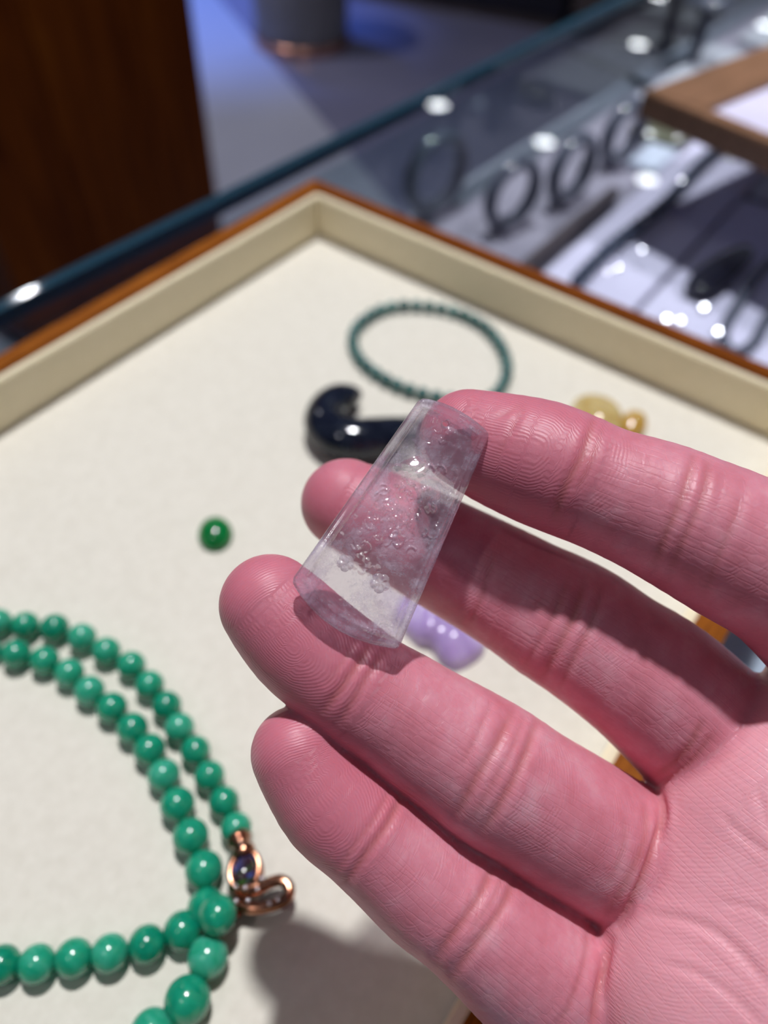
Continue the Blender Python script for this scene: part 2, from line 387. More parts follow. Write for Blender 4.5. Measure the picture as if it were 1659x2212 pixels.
m2 = N(nt, 'ShaderNodeMixShader'); L(nt, cl.outputs[0], m2.inputs[0]); L(nt, m0.outputs[0], m2.inputs[1]); L(nt, m1.outputs[0], m2.inputs[2])
gl = N(nt, 'ShaderNodeBsdfGlossy'); gl.inputs['Roughness'].default_value = 0.085
fr = N(nt, 'ShaderNodeFresnel'); fr.inputs[0].default_value = 1.62
ge = N(nt, 'ShaderNodeNewGeometry'); bk = N(nt, 'ShaderNodeMath', operation='SUBTRACT'); bk.inputs[0].default_value = 1.0; L(nt, ge.outputs['Backfacing'], bk.inputs[1])
fm = N(nt, 'ShaderNodeMath', operation='MULTIPLY'); L(nt, fr.outputs[0], fm.inputs[0]); L(nt, bk.outputs[0], fm.inputs[1])
m3 = N(nt, 'ShaderNodeMixShader'); L(nt, fm.outputs[0], m3.inputs[0]); L(nt, m2.outputs[0], m3.inputs[1]); L(nt, gl.outputs[0], m3.inputs[2])
L(nt, m3.outputs[0], out.inputs[0]); M['icy'] = mt

# ------------------------------------------------------------------ setting
FZ = -0.956
box_obj('floor', (-6, 9, -6, 9, FZ - 0.05 + OZ, FZ + OZ), M['floor'])['kind'] = 'structure'
a0, a1 = at(476, 0, FZ), at(722, 292, FZ)
dn = (a1 - a0) / np.linalg.norm(a1 - a0)
p0, p1 = a0 - dn * 3.0, a1 + dn * 3.2
e = np.array([1.0, -0.98, 0]) * 6
dk = prism_obj('floor_dark', [p0[:2], p1[:2], (p1 + e)[:2], (p0 + e)[:2]], FZ + OZ, FZ + OZ + 0.003, M['floor_dark'])
dk.name = 'floor_inlay'; dk['kind'] = 'structure'
box_obj('ceiling', (-4, 9, -5, 7, CEIL + OZ, CEIL + OZ + 0.1), M['ceiling'])['kind'] = 'structure'

LAMP_PX = [(946, 235), (1175, 315), (1395, 395), (1378, 103), (1420, -2), (45, 627), (1652, 62)]
LAMP_LAB = ['ceiling downlight over the glass edge, first of the near row', 'ceiling downlight of the near row, between two others',
            'ceiling downlight of the near row, over the wooden display frame', 'ceiling downlight of the far pair, nearer one',
            'ceiling downlight farthest from the counter', 'ceiling downlight beyond the dark wood cabinet', 'ceiling downlight far off at the counter end']
lens_me = lathe('lamp_lens', [(0.0, 0.0), (0.03, 0.0), (0.056, 0.004), (0.056, 0.012), (0.0, 0.012)], 32)
trim_me = lathe('lamp_trim', [(0.056, 0.010), (0.056, -0.004), (0.062, -0.008), (0.078, -0.006), (0.082, 0.0), (0.082, 0.02), (0.056, 0.02)], 40)
lens_me.materials.append(M['lamp_lens']); trim_me.materials.append(M['lamp_trim'])
def downlight(pos, label, lens=lens_me):
    e_ = empty('ceiling_downlight', (pos[0], pos[1], CEIL - 0.02))
    tag(e_, label, 'ceiling light', 'downlights recessed in the shop ceiling')
    link('trim_ring', trim_me, None, e_, (0, 0, 0)); link('lens', lens, None, e_, (0, 0, 0)); return e_
for (px, py), lb in zip(LAMP_PX, LAMP_LAB):
    v = dirv(px, py); P = at(px, py, -0.006); v = v * np.array([1, 1, -1])
    downlight(P + v * (CEIL + 0.006) / v[2], lb)
key_me = lens_me.copy(); key_me.materials.clear(); key_me.materials.append(M['lamp_lens_key'])
downlight(KEY_POS, 'bright ceiling downlight straight above the cream tray', key_me)
downlight(KEY2_POS, 'dim ceiling downlight over the near end of the counter', key_me)
downlight(SIDE_POS, 'added fill downlight aimed at the wooden display frame', key_me)  # fixture for the added fill lamp
blue_me = lens_me.copy(); blue_me.materials.clear(); blue_me.materials.append(M['added_lens_blue'])
downlight((2.9, 3.9), 'added blue spotlight standing in for a screen mirrored in the pale floor', blue_me)  # fixture for the added blue spot

# dark wooden cabinet beyond the counter -----------------------------------------------------------
c1 = at(487, 560, FZ); c0 = at(86, 800, FZ)
ux = (c1 - c0)[:2]; wdt = np.linalg.norm(ux); ux = ux / wdt; nrm = np.array([-ux[1], ux[0]])
if nrm @ c0[:2] < 0: nrm = -nrm
cab = empty('wooden_cabinet', (c0[0], c0[1], FZ), math.atan2(ux[1], ux[0]))
tag(cab, 'tall dark reddish brown wooden cabinet standing on the shop floor', 'cabinet')
sg = 1 if (nrm @ np.array([-ux[1], ux[0]])) > 0 else -1
dep = 0.5 * sg
ys = sorted((0.0, dep))
box_obj('body', (0.012, wdt - 0.012, ys[0] + (0.012 if sg > 0 else 0), ys[1], 0.06, 1.55), M['dark_wood'], cab, 0.004)
for k in range(3):
    x0 = 0.008 + (wdt - 0.016) / 3 * k; x1 = 0.008 + (wdt - 0.016) / 3 * (k + 1)
    box_obj('front_panel', (x0 + 0.0015, x1 - 0.0015, -0.012 if sg > 0 else 0, 0.012 if sg > 0 else 0.012, 0.07, 1.54), M['dark_wood'], cab, 0.002)
box_obj('plinth', (0.03, wdt - 0.03, ys[0] + 0.03, ys[1] - 0.03, 0, 0.06), M['navy'], cab)
box_obj('top_board', (0, wdt, ys[0] - 0.01, ys[1], 1.55, 1.58), M['dark_wood'], cab, 0.003)

# grey drum stool with a copper foot ring ----------------------------------------------------------
sc_ = at(652, 74, FZ + 0.03)
st = empty('round_stool', (sc_[0], sc_[1], FZ + 0.003))
tag(st, 'round grey drum stool with copper foot ring on the dark polished floor', 'stool')
rs = 88 * np.linalg.norm(sc_ - CAM) / F_PX * 0.97
link('drum', lathe('drum', [(0, 0.03), (rs * .97, 0.03), (rs * .985, 0.05), (rs, 0.30), (rs, 0.40), (rs * .97, 0.425), (0, 0.425)], 64), M['stool_grey'], st, (0, 0, 0))
link('foot_ring', lathe('foot_ring', [(0, 0), (rs * 1.0, 0), (rs * 1.03, 0.006), (rs * 1.03, 0.03), (rs * 1.0, 0.036), (0, 0.036)], 64), M['copper'], st, (0, 0, 0))
link('seat_cushion', lathe('seat_cushion', [(0, 0.425), (rs * .95, 0.425), (rs * .99, 0.44), (rs * .96, 0.465), (rs * .8, 0.475), (0, 0.478)], 64), M['stool_grey'], st, (0, 0, 0))

# black counter farther off ------------------------------------------------------------------------
f0, f1 = at(905, 22, FZ), at(1215, 78, FZ)
ux2 = (f1 - f0)[:2]; w2 = np.linalg.norm(ux2); ux2 /= w2
bc = empty('black_counter', (f0[0], f0[1], FZ + 0.003), math.atan2(ux2[1], ux2[0]))
tag(bc, 'low navy black lacquered counter across the aisle', 'counter')
box_obj('body', (-0.5, w2 * 0.97, 0.02, 0.62, 0.05, 0.85), M['navy'], bc, 0.004)
box_obj('kickboard', (-0.48, w2 * 0.95, 0.04, 0.60, 0.0, 0.05), M['brown_plinth'], bc)
box_obj('worktop', (-0.52, w2 * 0.985, 0.0, 0.64, 0.85, 0.88), M['navy'], bc, 0.004)
bp = empty('brown_cabinet', (f1[0], f1[1], FZ + 0.003), math.atan2(ux2[1], ux2[0]))
tag(bp, 'low brown grey cabinet at the end of the black counter', 'cabinet')
box_obj('body', (0.02, 0.6, 0.0, 0.5, 0.08, 0.86), M['brown_plinth'], bp, 0.004)
box_obj('skirting', (0.01, 0.605, -0.01, 0.5, 0.0, 0.08), M['navy'], bp)

# ------------------------------------------------------------------ glass showcase
GT = -0.006
YE, YB, XA, XB = 0.2706, -0.50, -0.45, 1.75
DZ = -0.078
case = empty('glass_showcase', (0.0, 0.0, FZ), math.radians(-1.75))
tag(case, 'glass topped jewellery showcase with teal polished edge under the cream tray', 'showcase')
q = -FZ   # child z = local z + q
box_obj('glass_top', (XA, XB, YB, YE - 0.0062, GT - 0.007 + q, GT + q), M['glass'], case)
tag(box_obj('polished_edge', (XA, XB, YE - 0.0060, YE, GT - 0.007 + q, GT + q), M['edge'], case, 0.0008), 'dark teal polished glass edge')
box_obj('front_pane', (XA, XB, YE - 0.017, YE - 0.011, DZ + q, GT - 0.0075 + q), M['pane'], case)
tag(box_obj('display_deck', (XA, XB, YB, YE, DZ - 0.02 + q, DZ + q), M['deck'], case), 'grey cloth display deck')
box_obj('case_body', (XA + 0.01, XB - 0.01, YB + 0.01, YE - 0.004, 0.08, DZ - 0.02 + q), M['dark_wood'], case)
box_obj('plinth', (XA + 0.04, XB - 0.04, YB + 0.04, YE - 0.04, 0.0, 0.08), M['navy'], case)
for xx in (XA, XB - 0.012): box_obj('end_pane', (xx, xx + 0.006, YB, YE - 0.02, DZ + q, GT - 0.0075 + q), M['pane'], case)
box_obj('back_rail', (XA + 0.02, XB - 0.02, YB, YB + 0.015, DZ + q, GT - 0.0075 + q), M['dark_wood'], case)

# bangles standing on the deck
BN = [((936, 462), 0.0215, 0.0042, 45), ((1095, 495), 0.0185, 0.0040, 48), ((1220, 440), 0.0185, 0.0042, 58), ((1330, 358), 0.0180, 0.0044, 58)]
BL = ['dark grey jade bangle standing under the glass, leftmost of four', 'dark grey jade bangle standing under the glass, nearest the tray rim',
      'dark grey jade bangle standing under the glass beside a lamp reflection', 'dark grey jade bangle standing under the glass by the wooden frame']
for (pp, rb, tb, fz_), lb in zip(BN, BL):
    P = at(*pp, DZ)
    hold = empty('bangle', (P[0], P[1], DZ + 0.0005)); tag(hold, lb, 'bangle', 'bangles standing under the glass')
    tv = np.array([CAM[0] - P[0], CAM[1] - P[1]]); ang = math.atan2(tv[1], tv[0]) + math.radians(fz_)
    bo = link('ring', torus('ring', rb, tb, tb * 1.2), M['bangle'], hold, (0, 0, rb + tb))
    bo.rotation_euler = (math.radians(90), 0, ang + math.radians(90))
    box_obj('stand', (-0.010, 0.010, -0.008, 0.008, 0, 0.0048), M['deck'], hold, 0.001)

def pad(name, poly_px, z0, h, mtl, label, cat):
    P = [at(px, py, z0 + h)[:2] for px, py in poly_px]
    c = np.mean(P, axis=0)
    o = prism_obj(name, [p - c for p in P], 0, h, mtl, None, 0.0012, (c[0], c[1], z0))
    return tag(o, label, cat)
def padw(name, x0, x1, y0, y1, z0, h, mtl, label, cat, rz=0):
    bm = bmesh.new(); cx_, cy_ = (x0 + x1) / 2, (y0 + y1) / 2
    add_box(bm, x0 - cx_, x1 - cx_, y0 - cy_, y1 - cy_, 0, h, 0.0015)
    o = link(name, mesh_bm(name, bm), mtl, None, (cx_, cy_, z0), smooth=False); o.rotation_euler.z = rz
    return tag(o, label, cat)
zk = DZ + 0.0005
def yy(px, py): return at(px, py, zk + 0.006)
A_ = yy(1172, 590); B_ = yy(1398, 412)
padw('display_pad', A_[0] - 0.16, 0.60, A_[1] - 0.056, A_[1], zk, 0.006, M['lilac_pad'], 'pale lilac display pad under the glass beneath the dark bead strand', 'display pad')
y2 = A_[1] - 0.059
padw('display_pad', A_[0] - 0.16, 0.536, 0.0, y2, zk, 0.006, M['lilac_pad'], 'pale lilac display pad under the glass beneath the black stone pendant', 'display pad')
C_ = yy(1420, 390)
padw('display_pad', 0.535, 0.575, 0.158, 0.180, zk, 0.006, M['blue_pad'], 'short pale blue pad under the glass by the wooden frame', 'display pad')
D_ = yy(1560, 470)
padw('display_pad', 0.545, 0.78, -0.05, y2, zk, 0.006, M['blue_pad'], 'pale blue grey pad under the glass below the wooden frame', 'display pad')
E_ = yy(1040, 300)
padw('display_pad', 0.62, 0.80, 0.165, 0.222, zk, 0.006, M['grey_pad'], 'grey green display pad far under the glass past the bangles', 'display pad')
padw('display_pad', 0.83, 1.12, 0.10, 0.208, zk, 0.006, M['grey_pad'], 'grey green display pad at the far end under the glass', 'display pad')
padw('display_pad', A_[0] - 0.15, B_[0] - 0.02, A_[1] + 0.006, A_[1] + 0.012, zk, 0.012, M['brown_plinth'], 'thin brown divider strip under the glass beside the lilac pad', 'divider')

bead_me = sphere_mesh('bead')
def strand(name, path, r, mtl, label, cat, me=None, group=None, rest=None):
    path = np.array(path); c = path.mean(axis=0)
    root = empty(name, c); tag(root, label, cat, group)
    me = me or bead_me.copy()
    if not me.materials: me.materials.append(mtl)
    for p_ in path:
        o = bpy.data.objects.new('bead', me); COL.objects.link(o); o.parent = root
        o.location = Vector(p_ - c); o.scale = (r, r, r * rng.uniform(.93, 1.0)); o.rotation_euler = rng.uniform(0, 6, 3)
    me.polygons.foreach_set('use_smooth', [True] * len(me.polygons))
    return root
z3 = zk + 0.006
s0, s1 = at(1245, 622, z3), at(1552, 338, z3)
strand('bead_strand', [s0 + (s1 - s0) * t + [0, 0.0015 * math.sin(9 * t), 0.0049] for t in np.linspace(0, 1, 24)], 0.0047, M['dark_bead'], 'long strand of blue black beads under the glass', 'necklace')
s0, s1 = at(1235, 590, z3) , at(1300, 548, z3)
# black stone drop on the second pad
q0, q1 = at(1490, 650, z3), at(1606, 560, z3)
path = spline([q0 + (q1 - q0) * t + [0, 0, 0.0062] for t in (0, .15, .4, .7, 1)], 6)
tt = np.linspace(0, 1, len(path)); scl = 0.35 + 0.65 * np.sin(math.pi * np.clip(tt * .92 + .06, 0, 1)) ** .7
drop = empty('stone_drop', path.mean(axis=0)); tag(drop, 'long black polished stone drop lying under the glass', 'pendant')
link('stone', sweep('stone', path - path.mean(axis=0), circ(0.0095, 20, 0.0060), scale=scl), M['black'], drop, (0, 0, 0))
link('bail', torus('bail', 0.0032, 0.0008, 0.0008, 28, 10), M['silver'], drop, Vector(path[-1] - path.mean(axis=0) + np.array([0.003, 0, -0.002])))
# silver clasps and stud settings which catch the lamps
KEYV = np.array(KEY_POS)
gem_me = lathe('stud', [(0, 0.00085), (0.0009, 0.00083), (0.0017, 0.00072), (0.0021, 0.0003), (0.0022, -0.0004), (0.0014, -0.0014), (0, -0.0017)], 24)
gem_me.materials.append(M['silver'])
GP = [((1393, 472), .75), ((1386, 540), .8), ((1336, 578), .7), ((1312, 588), .55), ((1472, 390), .7), ((1603, 560), .8), ((1440, 690), 1.3), ((1470, 693), .9), ((1552, 718), 1.4), ((1520, 665), 1.2), ((1356, 510), .5), ((1538, 345), .6)]
GL_ = ['by the upper end of the bead strand', 'beside the middle of the bead strand', 'beside the lower end of the bead strand', 'under the lower tip of the bead strand', 'at the clasp of the bead strand',
       'at the head of the black stone drop', 'nearest the tray rim', 'second from the tray rim', 'below the black stone drop', 'left of the black stone drop tip', 'on the lilac pad between two dark beads', 'tucked under the wooden frame']
for (pp, sc__), lb in zip(GP, GL_):
    zc = z3 + 0.0102 if pp in ((1393, 472), (1472, 390), (1386, 540)) else z3 + 0.0021 * sc__
    P = at(*pp, zc); vv = CAM - P; vv /= np.linalg.norm(vv); lv = KEYV - P; lv /= np.linalg.norm(lv)
    hv = vv + lv; hv /= np.linalg.norm(hv)
    o = link('silver_stud', gem_me, None, None, P)
    o.rotation_euler = Vector(hv).to_track_quat('Z', 'Y').to_euler(); o.scale = (sc__,) * 3
    tag(o, 'bright silver stud sparkling under the glass ' + lb, 'stud', 'silver studs under the glass')
# a dark strand coiled on the second pad
small_dark = bead_me.copy()
coil = spline([at(px, py, z3 + 0.0034) for px, py in [(1690, 545), (1640, 590), (1606, 640), (1575, 690), (1562, 735), (1590, 762), (1630, 740), (1650, 700), (1680, 660)]], 12)
sg_ = np.concatenate([[0], np.cumsum(np.linalg.norm(np.diff(coil, axis=0), axis=1))]); tq = np.arange(0, sg_[-1], 0.0066)
strand('bead_strand', np.stack([np.interp(tq, sg_, coil[:, c_]) for c_ in range(3)], axis=1), 0.0033, M['bangle'], 'curled strand of small dark grey beads under the glass by the black drop', 'necklace', small_dark)
padw('display_pad', -0.20, 0.36, -0.30, -0.005, zk, 0.006, M['blue_pad'], 'pale blue pad under the glass seen between the fingers below the tray', 'display pad')
# olive stones, dark posts and cord far under the glass
def pebble(name, P, sx, sy, sz, mtl, label, cat, rz=0.0, seed=0):
    bm = bmesh.new(); bmesh.ops.create_uvsphere(bm, u_segments=32, v_segments=20, radius=1)
    rr = random.Random(seed)
    ph_ = [rr.uniform(0, 6) for _ in range(6)]
    for v_ in bm.verts:
        k = 1 + .07 * math.sin(3 * v_.co.x + ph_[0]) + .06 * math.sin(4 * v_.co.y + ph_[1]) + .05 * math.sin(3 * v_.co.z + 2 * v_.co.x + ph_[2])
        v_.co = Vector((v_.co.x * sx * k, v_.co.y * sy * k, max(v_.co.z, -.75) * sz * k))
    zmin = min(v_.co.z for v_ in bm.verts)
    o = link(name, mesh_bm(name, bm), mtl, None, (P[0], P[1], P[2] - zmin)); o.rotation_euler.z = rz
    return tag(o, label, cat)
pebble('olive_stone', at(1420, 306, zk), 0.013, 0.022, 0.006, M['olive'], 'olive jade stone under the glass left of the wooden frame corner', 'stone', 0.3, 1)
pebble('olive_stone', at(1590, 356, zk), 0.010, 0.020, 0.005, M['olive'], 'olive jade stone half hidden under the wooden frame', 'stone', 0.2, 2)
pst = at(1490, 150, zk)
ps = empty('display_post', (pst[0], pst[1], zk)); tag(ps, 'slim dark display post standing at the far end under the glass', 'stand')
link('rod', lathe('rod', [(0, 0.004), (0.006, 0.004), (0.005, 0.012), (0.005, 0.050), (0, 0.050)], 20), M['bangle'], ps, (0, 0, 0))
link('foot', lathe('foot', [(0, 0), (0.016, 0), (0.016, 0.003), (0.012, 0.0045), (0, 0.0045)], 28), M['bangle'], ps, (0, 0, 0))
link('top_disc', lathe('top_disc', [(0, 0.050), (0.020, 0.050), (0.021, 0.054), (0, 0.056)], 28), M['bangle'], ps, (0, 0, 0))
cd = spline([at(px, py, zk + 0.0028) for px, py in [(1225, 108), (1270, 125), (1310, 142), (1350, 158), (1385, 178), (1410, 190)]], 6)
cdc = cd.mean(axis=0)
tag(link('silk_cord', sweep('silk_cord', cd - cdc, circ(0.0024, 12)), M['black'], None, cdc), 'dark purple black cord lying far under the glass', 'cord')

# wooden display frame lying on the glass ----------------------------------------------------------
fc = np.array(at(1390, 197, 0.0075))
rz = math.radians(-13.5)
fr_ = empty('picture_tray', (fc[0], fc[1], GT + 0.0002), rz)
tag(fr_, 'mid brown wooden display frame with pale lilac lining lying on the glass', 'display tray')
Lx, Wy, hh = 0.32, 0.24, 0.0135
def mitre(x0, y0, x1, y1, t0, t1, t2, t3):
    """outer rectangle, thickness front(x0) t0, back(x1) t1, left(y1) t2, right(y0) t3 -> four mitred polygons"""
    o_ = [(x0, y0), (x1, y0), (x1, y1), (x0, y1)]; i_ = [(x0 + t0, y0 + t3), (x1 - t1, y0 + t3), (x1 - t1, y1 - t2), (x0 + t0, y1 - t2)]
    return [[o_[k], o_[(k + 1) % 4], i_[(k + 1) % 4], i_[k]] for k in range(4)]
for poly in mitre(0, -Wy, Lx, 0, 0.011, 0.02, 0.034, 0.034): prism_obj('rail', poly, 0, hh, M['frame_wood'], fr_, 0.0006)
box_obj('lining', (0.0112, Lx - 0.0202, -Wy + 0.0342, -0.0342, 0.001, 0.0105), M['frame_lining'], fr_)

# ------------------------------------------------------------------ cream tray
X0, X1, Y0, Y1 = -0.085, 0.2258, -0.0012, 0.1973
LT, WT = 0.0026, 0.0076
tray = empty('jewellery_tray', (0, 0, GT))
tag(tray, 'orange brown wooden tray lined in cream, lying on the glass counter', 'tray')
dz = -GT
box_obj('lining_floor', (X0 - LT, X1 + LT, Y0 - LT, Y1 + LT, -0.002 + dz, 0 + dz), M['lining'], tray)
for poly in mitre(X0 - LT, Y0 - LT, X1 + LT, Y1 + LT, LT, LT, LT, LT):
    prism_obj('lining_wall', poly, 0.00005 + dz, 0.0172 + dz, M['lining_wall'], tray, 0.0005)
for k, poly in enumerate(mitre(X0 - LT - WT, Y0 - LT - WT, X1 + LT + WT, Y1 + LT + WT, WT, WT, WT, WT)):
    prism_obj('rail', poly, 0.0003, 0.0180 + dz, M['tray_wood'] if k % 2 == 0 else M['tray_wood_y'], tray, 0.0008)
box_obj('base_board', (X0 - LT, X1 + LT, Y0 - LT, Y1 + LT, 0.0003, -0.00205 + dz), M['tray_wood'], tray)

# ------------------------------------------------------------------ things on the tray
def crop4(x, y): return (x / 2.37, 1280 + y / 2.37)
outer = [(-255, 262, 70), (-150, 190, 70), (-10, 152, 70), (130, 168, 70), (281, 180, 72), (420, 230, 72), (545, 300, 72), (672, 372, 72), (765, 472, 74), (853, 578, 75), (918, 690, 76), (1000, 808, 76), (1072, 938, 78), (1146, 1070, 78), (1208, 1205, 80)]
inner = [(-205, 320, 70), (-65, 295, 70), (82, 315, 74), (228, 348, 74), (354, 412, 75), (458, 503, 77), (572, 590, 79), (677, 695, 80), (765, 805, 82), (838, 935, 83), (908, 1085, 88), (976, 1248, 92), (1044, 1418, 96), (1058, 1612, 98),
         (935, 1730, 96), (752, 1800, 94), (562, 1846, 94), (378, 1870, 95), (188, 1901, 95), (8, 1905, 96), (-180, 1930, 96), (-370, 1968, 96), (-555, 2025, 96), (-725, 2115, 97), (-830, 2270, 97), (-790, 2450, 98), (-645, 2570, 98), (-460, 2640, 99), (-265, 2670, 100), (-65, 2670, 101), (135, 2640, 102), (320, 2570, 104)]
last = [(1115, 1650, 98, 0.0040), (1063, 1866, 104, 0), (960, 2087, 118, 0), (778, 2250, 112, 0), (600, 2396, 112, 0), (455, 2490, 108, 0)]
neck = empty('bead_necklace', at(300, 1800)); tag(neck, 'green jade bead necklace with rose gold clasp lying on the cream tray', 'necklace')
nb = np.array(at(300, 1800))
gb = bead_me.copy(); gb.materials.clear(); gb.materials.append(M['green_jade'])
gb.polygons.foreach_set('use_smooth', [True] * len(gb.polygons))
def bead_at(px, py, rpx, lift=0.0):
    r_ = 0.004
    for _ in range(4):
        P = at(px, py, r_ + lift); d_ = -((P - CAM) @ R)[2]; r_ = rpx * d_ / F_PX
    return P, r_
cords = []
for grp in (outer, inner, last):
    pts = []
    for it in grp:
        px, py = crop4(it[0], it[1]); P, r_ = bead_at(px, py, it[2] / 2.37, it[3] if len(it) > 3 else 0)
        o = bpy.data.objects.new('bead', gb); COL.objects.link(o); o.parent = neck
        o.location = Vector(P - nb); o.scale = (r_, r_, r_ * rng.uniform(.95, 1.0)); o.rotation_euler = rng.uniform(-.3, .3, 3) + np.array([0, 0, rng.uniform(0, 6)])
        pts.append(P - nb)
    cords.append(np.array(pts))
for cp in cords: link('cord', sweep('cord', spline(cp, 4), circ(0.00035, 8)), M['green_jade'], neck, (0, 0, 0))

clasp = bpy.data.objects.new('clasp', None); COL.objects.link(clasp); clasp.parent = neck
cb = np.array(at(545, 1900)); clasp.location = Vector(cb - nb); clasp['label'] = 'rose gold clasp with black opal and a hook loop'
def cl_(px, py, z): return np.array(at(px, py, z)) - cb
cap_p = [cl_(513, 1806, .0046), cl_(520, 1822, .0050), cl_(526, 1838, .0052), cl_(529, 1850, .0050)]
link('end_cap', sweep('end_cap', spline(cap_p, 5), circ(0.0023, 24), scale=np.interp(np.linspace(0, 1, 16), [0, .2, .35, .5, .6, .8, 1], [1.0, 1.12, .8, .8, 1.05, 1.05, .6])), M['rose_gold'], clasp, (0, 0, 0))
oc = cl_(528, 1880, .0052)
op = link('opal', sphere_mesh('opal', 32, 20), M['opal'], clasp, Vector(oc)); op.scale = (0.0033, 0.0024, 0.0019); op.rotation_euler = (0, .2, math.radians(35)); op['label'] = 'dark opal with green and blue flashes'
pv = spline([oc + np.array([math.cos(a) * .0038, math.sin(a) * .0029, -0.0006]) @ np.array([[.82, .57, 0], [-.57, .82, 0], [0, 0, 1]]) for a in np.linspace(0, 2 * math.pi, 17)[:-1]], 2, True)
st_ = link('setting', sphere_mesh('setting', 28, 16), M['rose_gold'], clasp, Vector(oc + np.array([0.0002, -0.0004, -0.0018]))); st_.scale = (0.0042, 0.0034, 0.0024); st_.rotation_euler = (0, .2, math.radians(35))
link('bezel', sweep('bezel', pv, [(-.0007, -.0024), (.0007, -.0024), (.0007, .0008), (0, .0013), (-.0006, .0008)], closed=True), M['rose_gold'], clasp, (0, 0, 0))
hk = spline([cl_(500, 1948, .0040), cl_(520, 1957, .0042), cl_(548, 1962, .0045), cl_(580, 1958, .0048), cl_(608, 1949, .0050), cl_(623, 1934, .0052), cl_(623, 1914, .0052), cl_(608, 1902, .0052), cl_(588, 1905, .0050), cl_(566, 1916, .0048), cl_(546, 1925, .0046), cl_(528, 1923, .0044)], 6)
link('hook_loop', sweep('hook_loop', hk, [(-.0007, -.0015), (.0007, -.0015), (.0011, -.0008), (.0012, 0), (.0009, .0010), (.0003, .0013), (-.0003, .0013), (-.0009, .0010), (-.0012, 0), (-.0011, -.0008)]), M['rose_gold'], clasp, (0, 0, 0))
br = spline([cl_(504, 1908, .0040), cl_(520, 1916, .0044), cl_(540, 1920, .0046), cl_(560, 1916, .0046)], 6)
link('crossbar', sweep('crossbar', br, circ(.0017, 14)), M['rose_gold'], clasp, (0, 0, 0))
tl_ = spline([cl_(498, 1955, .0040), cl_(506, 1968, .0036), cl_(513, 1982, .0030)], 6)
link('tongue', sweep('tongue', tl_, [(-.0009, -.0008), (.0009, -.0008), (.0011, 0), (.0009, .0008), (-.0009, .0008), (-.0011, 0)]), M['rose_gold'], clasp, (0, 0, 0))
stone_me = lathe('pave_stone', [(0, .00036), (.0003, .00032), (.00048, .0001), (.0004, -.0003), (0, -.0004)], 10); stone_me.materials.append(M['silver'])
for k, (px, py, zz) in enumerate([(510, 1946, .0060), (536, 1945, .0060), (556, 1921, .0060), (530, 1918, .0060), (510, 1914, .0058), (565, 1957, .0056), (582, 1952, .0060), (570, 1962, .0046), (600, 1944, .0060), (548, 1886, .0050), (566, 1898, .0060), (514, 1838, .0066), (522, 1826, .0070)]):
    link('pave_stone', stone_me, None, clasp, Vector(cl_(px, py, zz)))

# green cabochon
P = at(466, 1158, 0.0)
zz_ = [(0, 0.0047), (0.0012, .00465), (0.0024, .0043), (0.0036, .0036), (0.0045, .0027), (0.0051, .0016), (0.0053, .0008), (0.0051, .0002), (0, .0002)]
o = link('cabochon', lathe('cabochon', zz_, 64), M['deep_green'], None, P); o.scale = (0.92, 1.12, 1); o.rotation_euler.z = math.radians(-42)
tag(o, 'small oval deep green cabochon lying alone on the cream tray', 'gemstone')

# teal bracelet of small beads
bpts = [(900, 660), (852, 662), (809, 676), (770, 708), (763, 745), (785, 785), (847, 827), (922, 853), (1006, 866), (1060, 858), (1086, 830), (1096, 793), (1083, 749), (1050, 708), (1010, 684), (978, 672), (940, 664)]
RB = 0.0023
loop = spline([at(px, py, RB) for px, py in bpts], 30, True)
seg = np.linalg.norm(np.roll(loop, -1, axis=0) - loop, axis=1); cum = np.concatenate([[0], np.cumsum(seg)])
nbd = int(cum[-1] / (RB * 2.02))
ts = np.linspace(0, cum[-1], nbd, endpoint=False)
lp = np.vstack([loop, loop[:1]])
pos = np.stack([np.interp(ts, cum, lp[:, k]) for k in range(3)], axis=1)
small = sphere_mesh('bracelet_bead', 20, 12); small.materials.append(M['teal_jade'])
strand('bracelet', pos, RB, M['teal_jade'], 'thin bracelet of small teal jade beads on the cream tray', 'bracelet', small)

# blue-black comma-shaped carving
kp = [(772, 858, 20), (755, 852, 29), (728, 858, 37), (706, 882, 43), (704, 915, 48), (728, 940, 51), (768, 948, 51), (815, 944, 49), (860, 938, 46), (905, 932, 40), (940, 930, 28), (955, 930, 10)]
kk = spline(kp, 6)
cpts = []; rads = []
for px, py, rp in kk:
    r_ = .006
    for _ in range(3):
        P = at(px, py, 0.0064); r_ = rp * -((P - CAM) @ R)[2] / F_PX
    cpts.append(P); rads.append(r_)
cpts = np.array(cpts); rads = np.array(rads)
cpts[:, 2] = np.maximum(rads * .86, .0055)
cc = np.array([cpts[:, 0].mean(), cpts[:, 1].mean(), 0])
o = link('curved_carving', sweep('curved_carving', cpts - cc, circ(1.0, 28, .86), scale=rads), M['night_jade'], None, cc)
# close the nose ends smoothly
sub = o.modifiers.new('smooth', 'SUBSURF'); sub.levels = 1; sub.render_levels = 1
tag(o, 'glossy blue black comma shaped jade carving behind the pendant', 'carving')

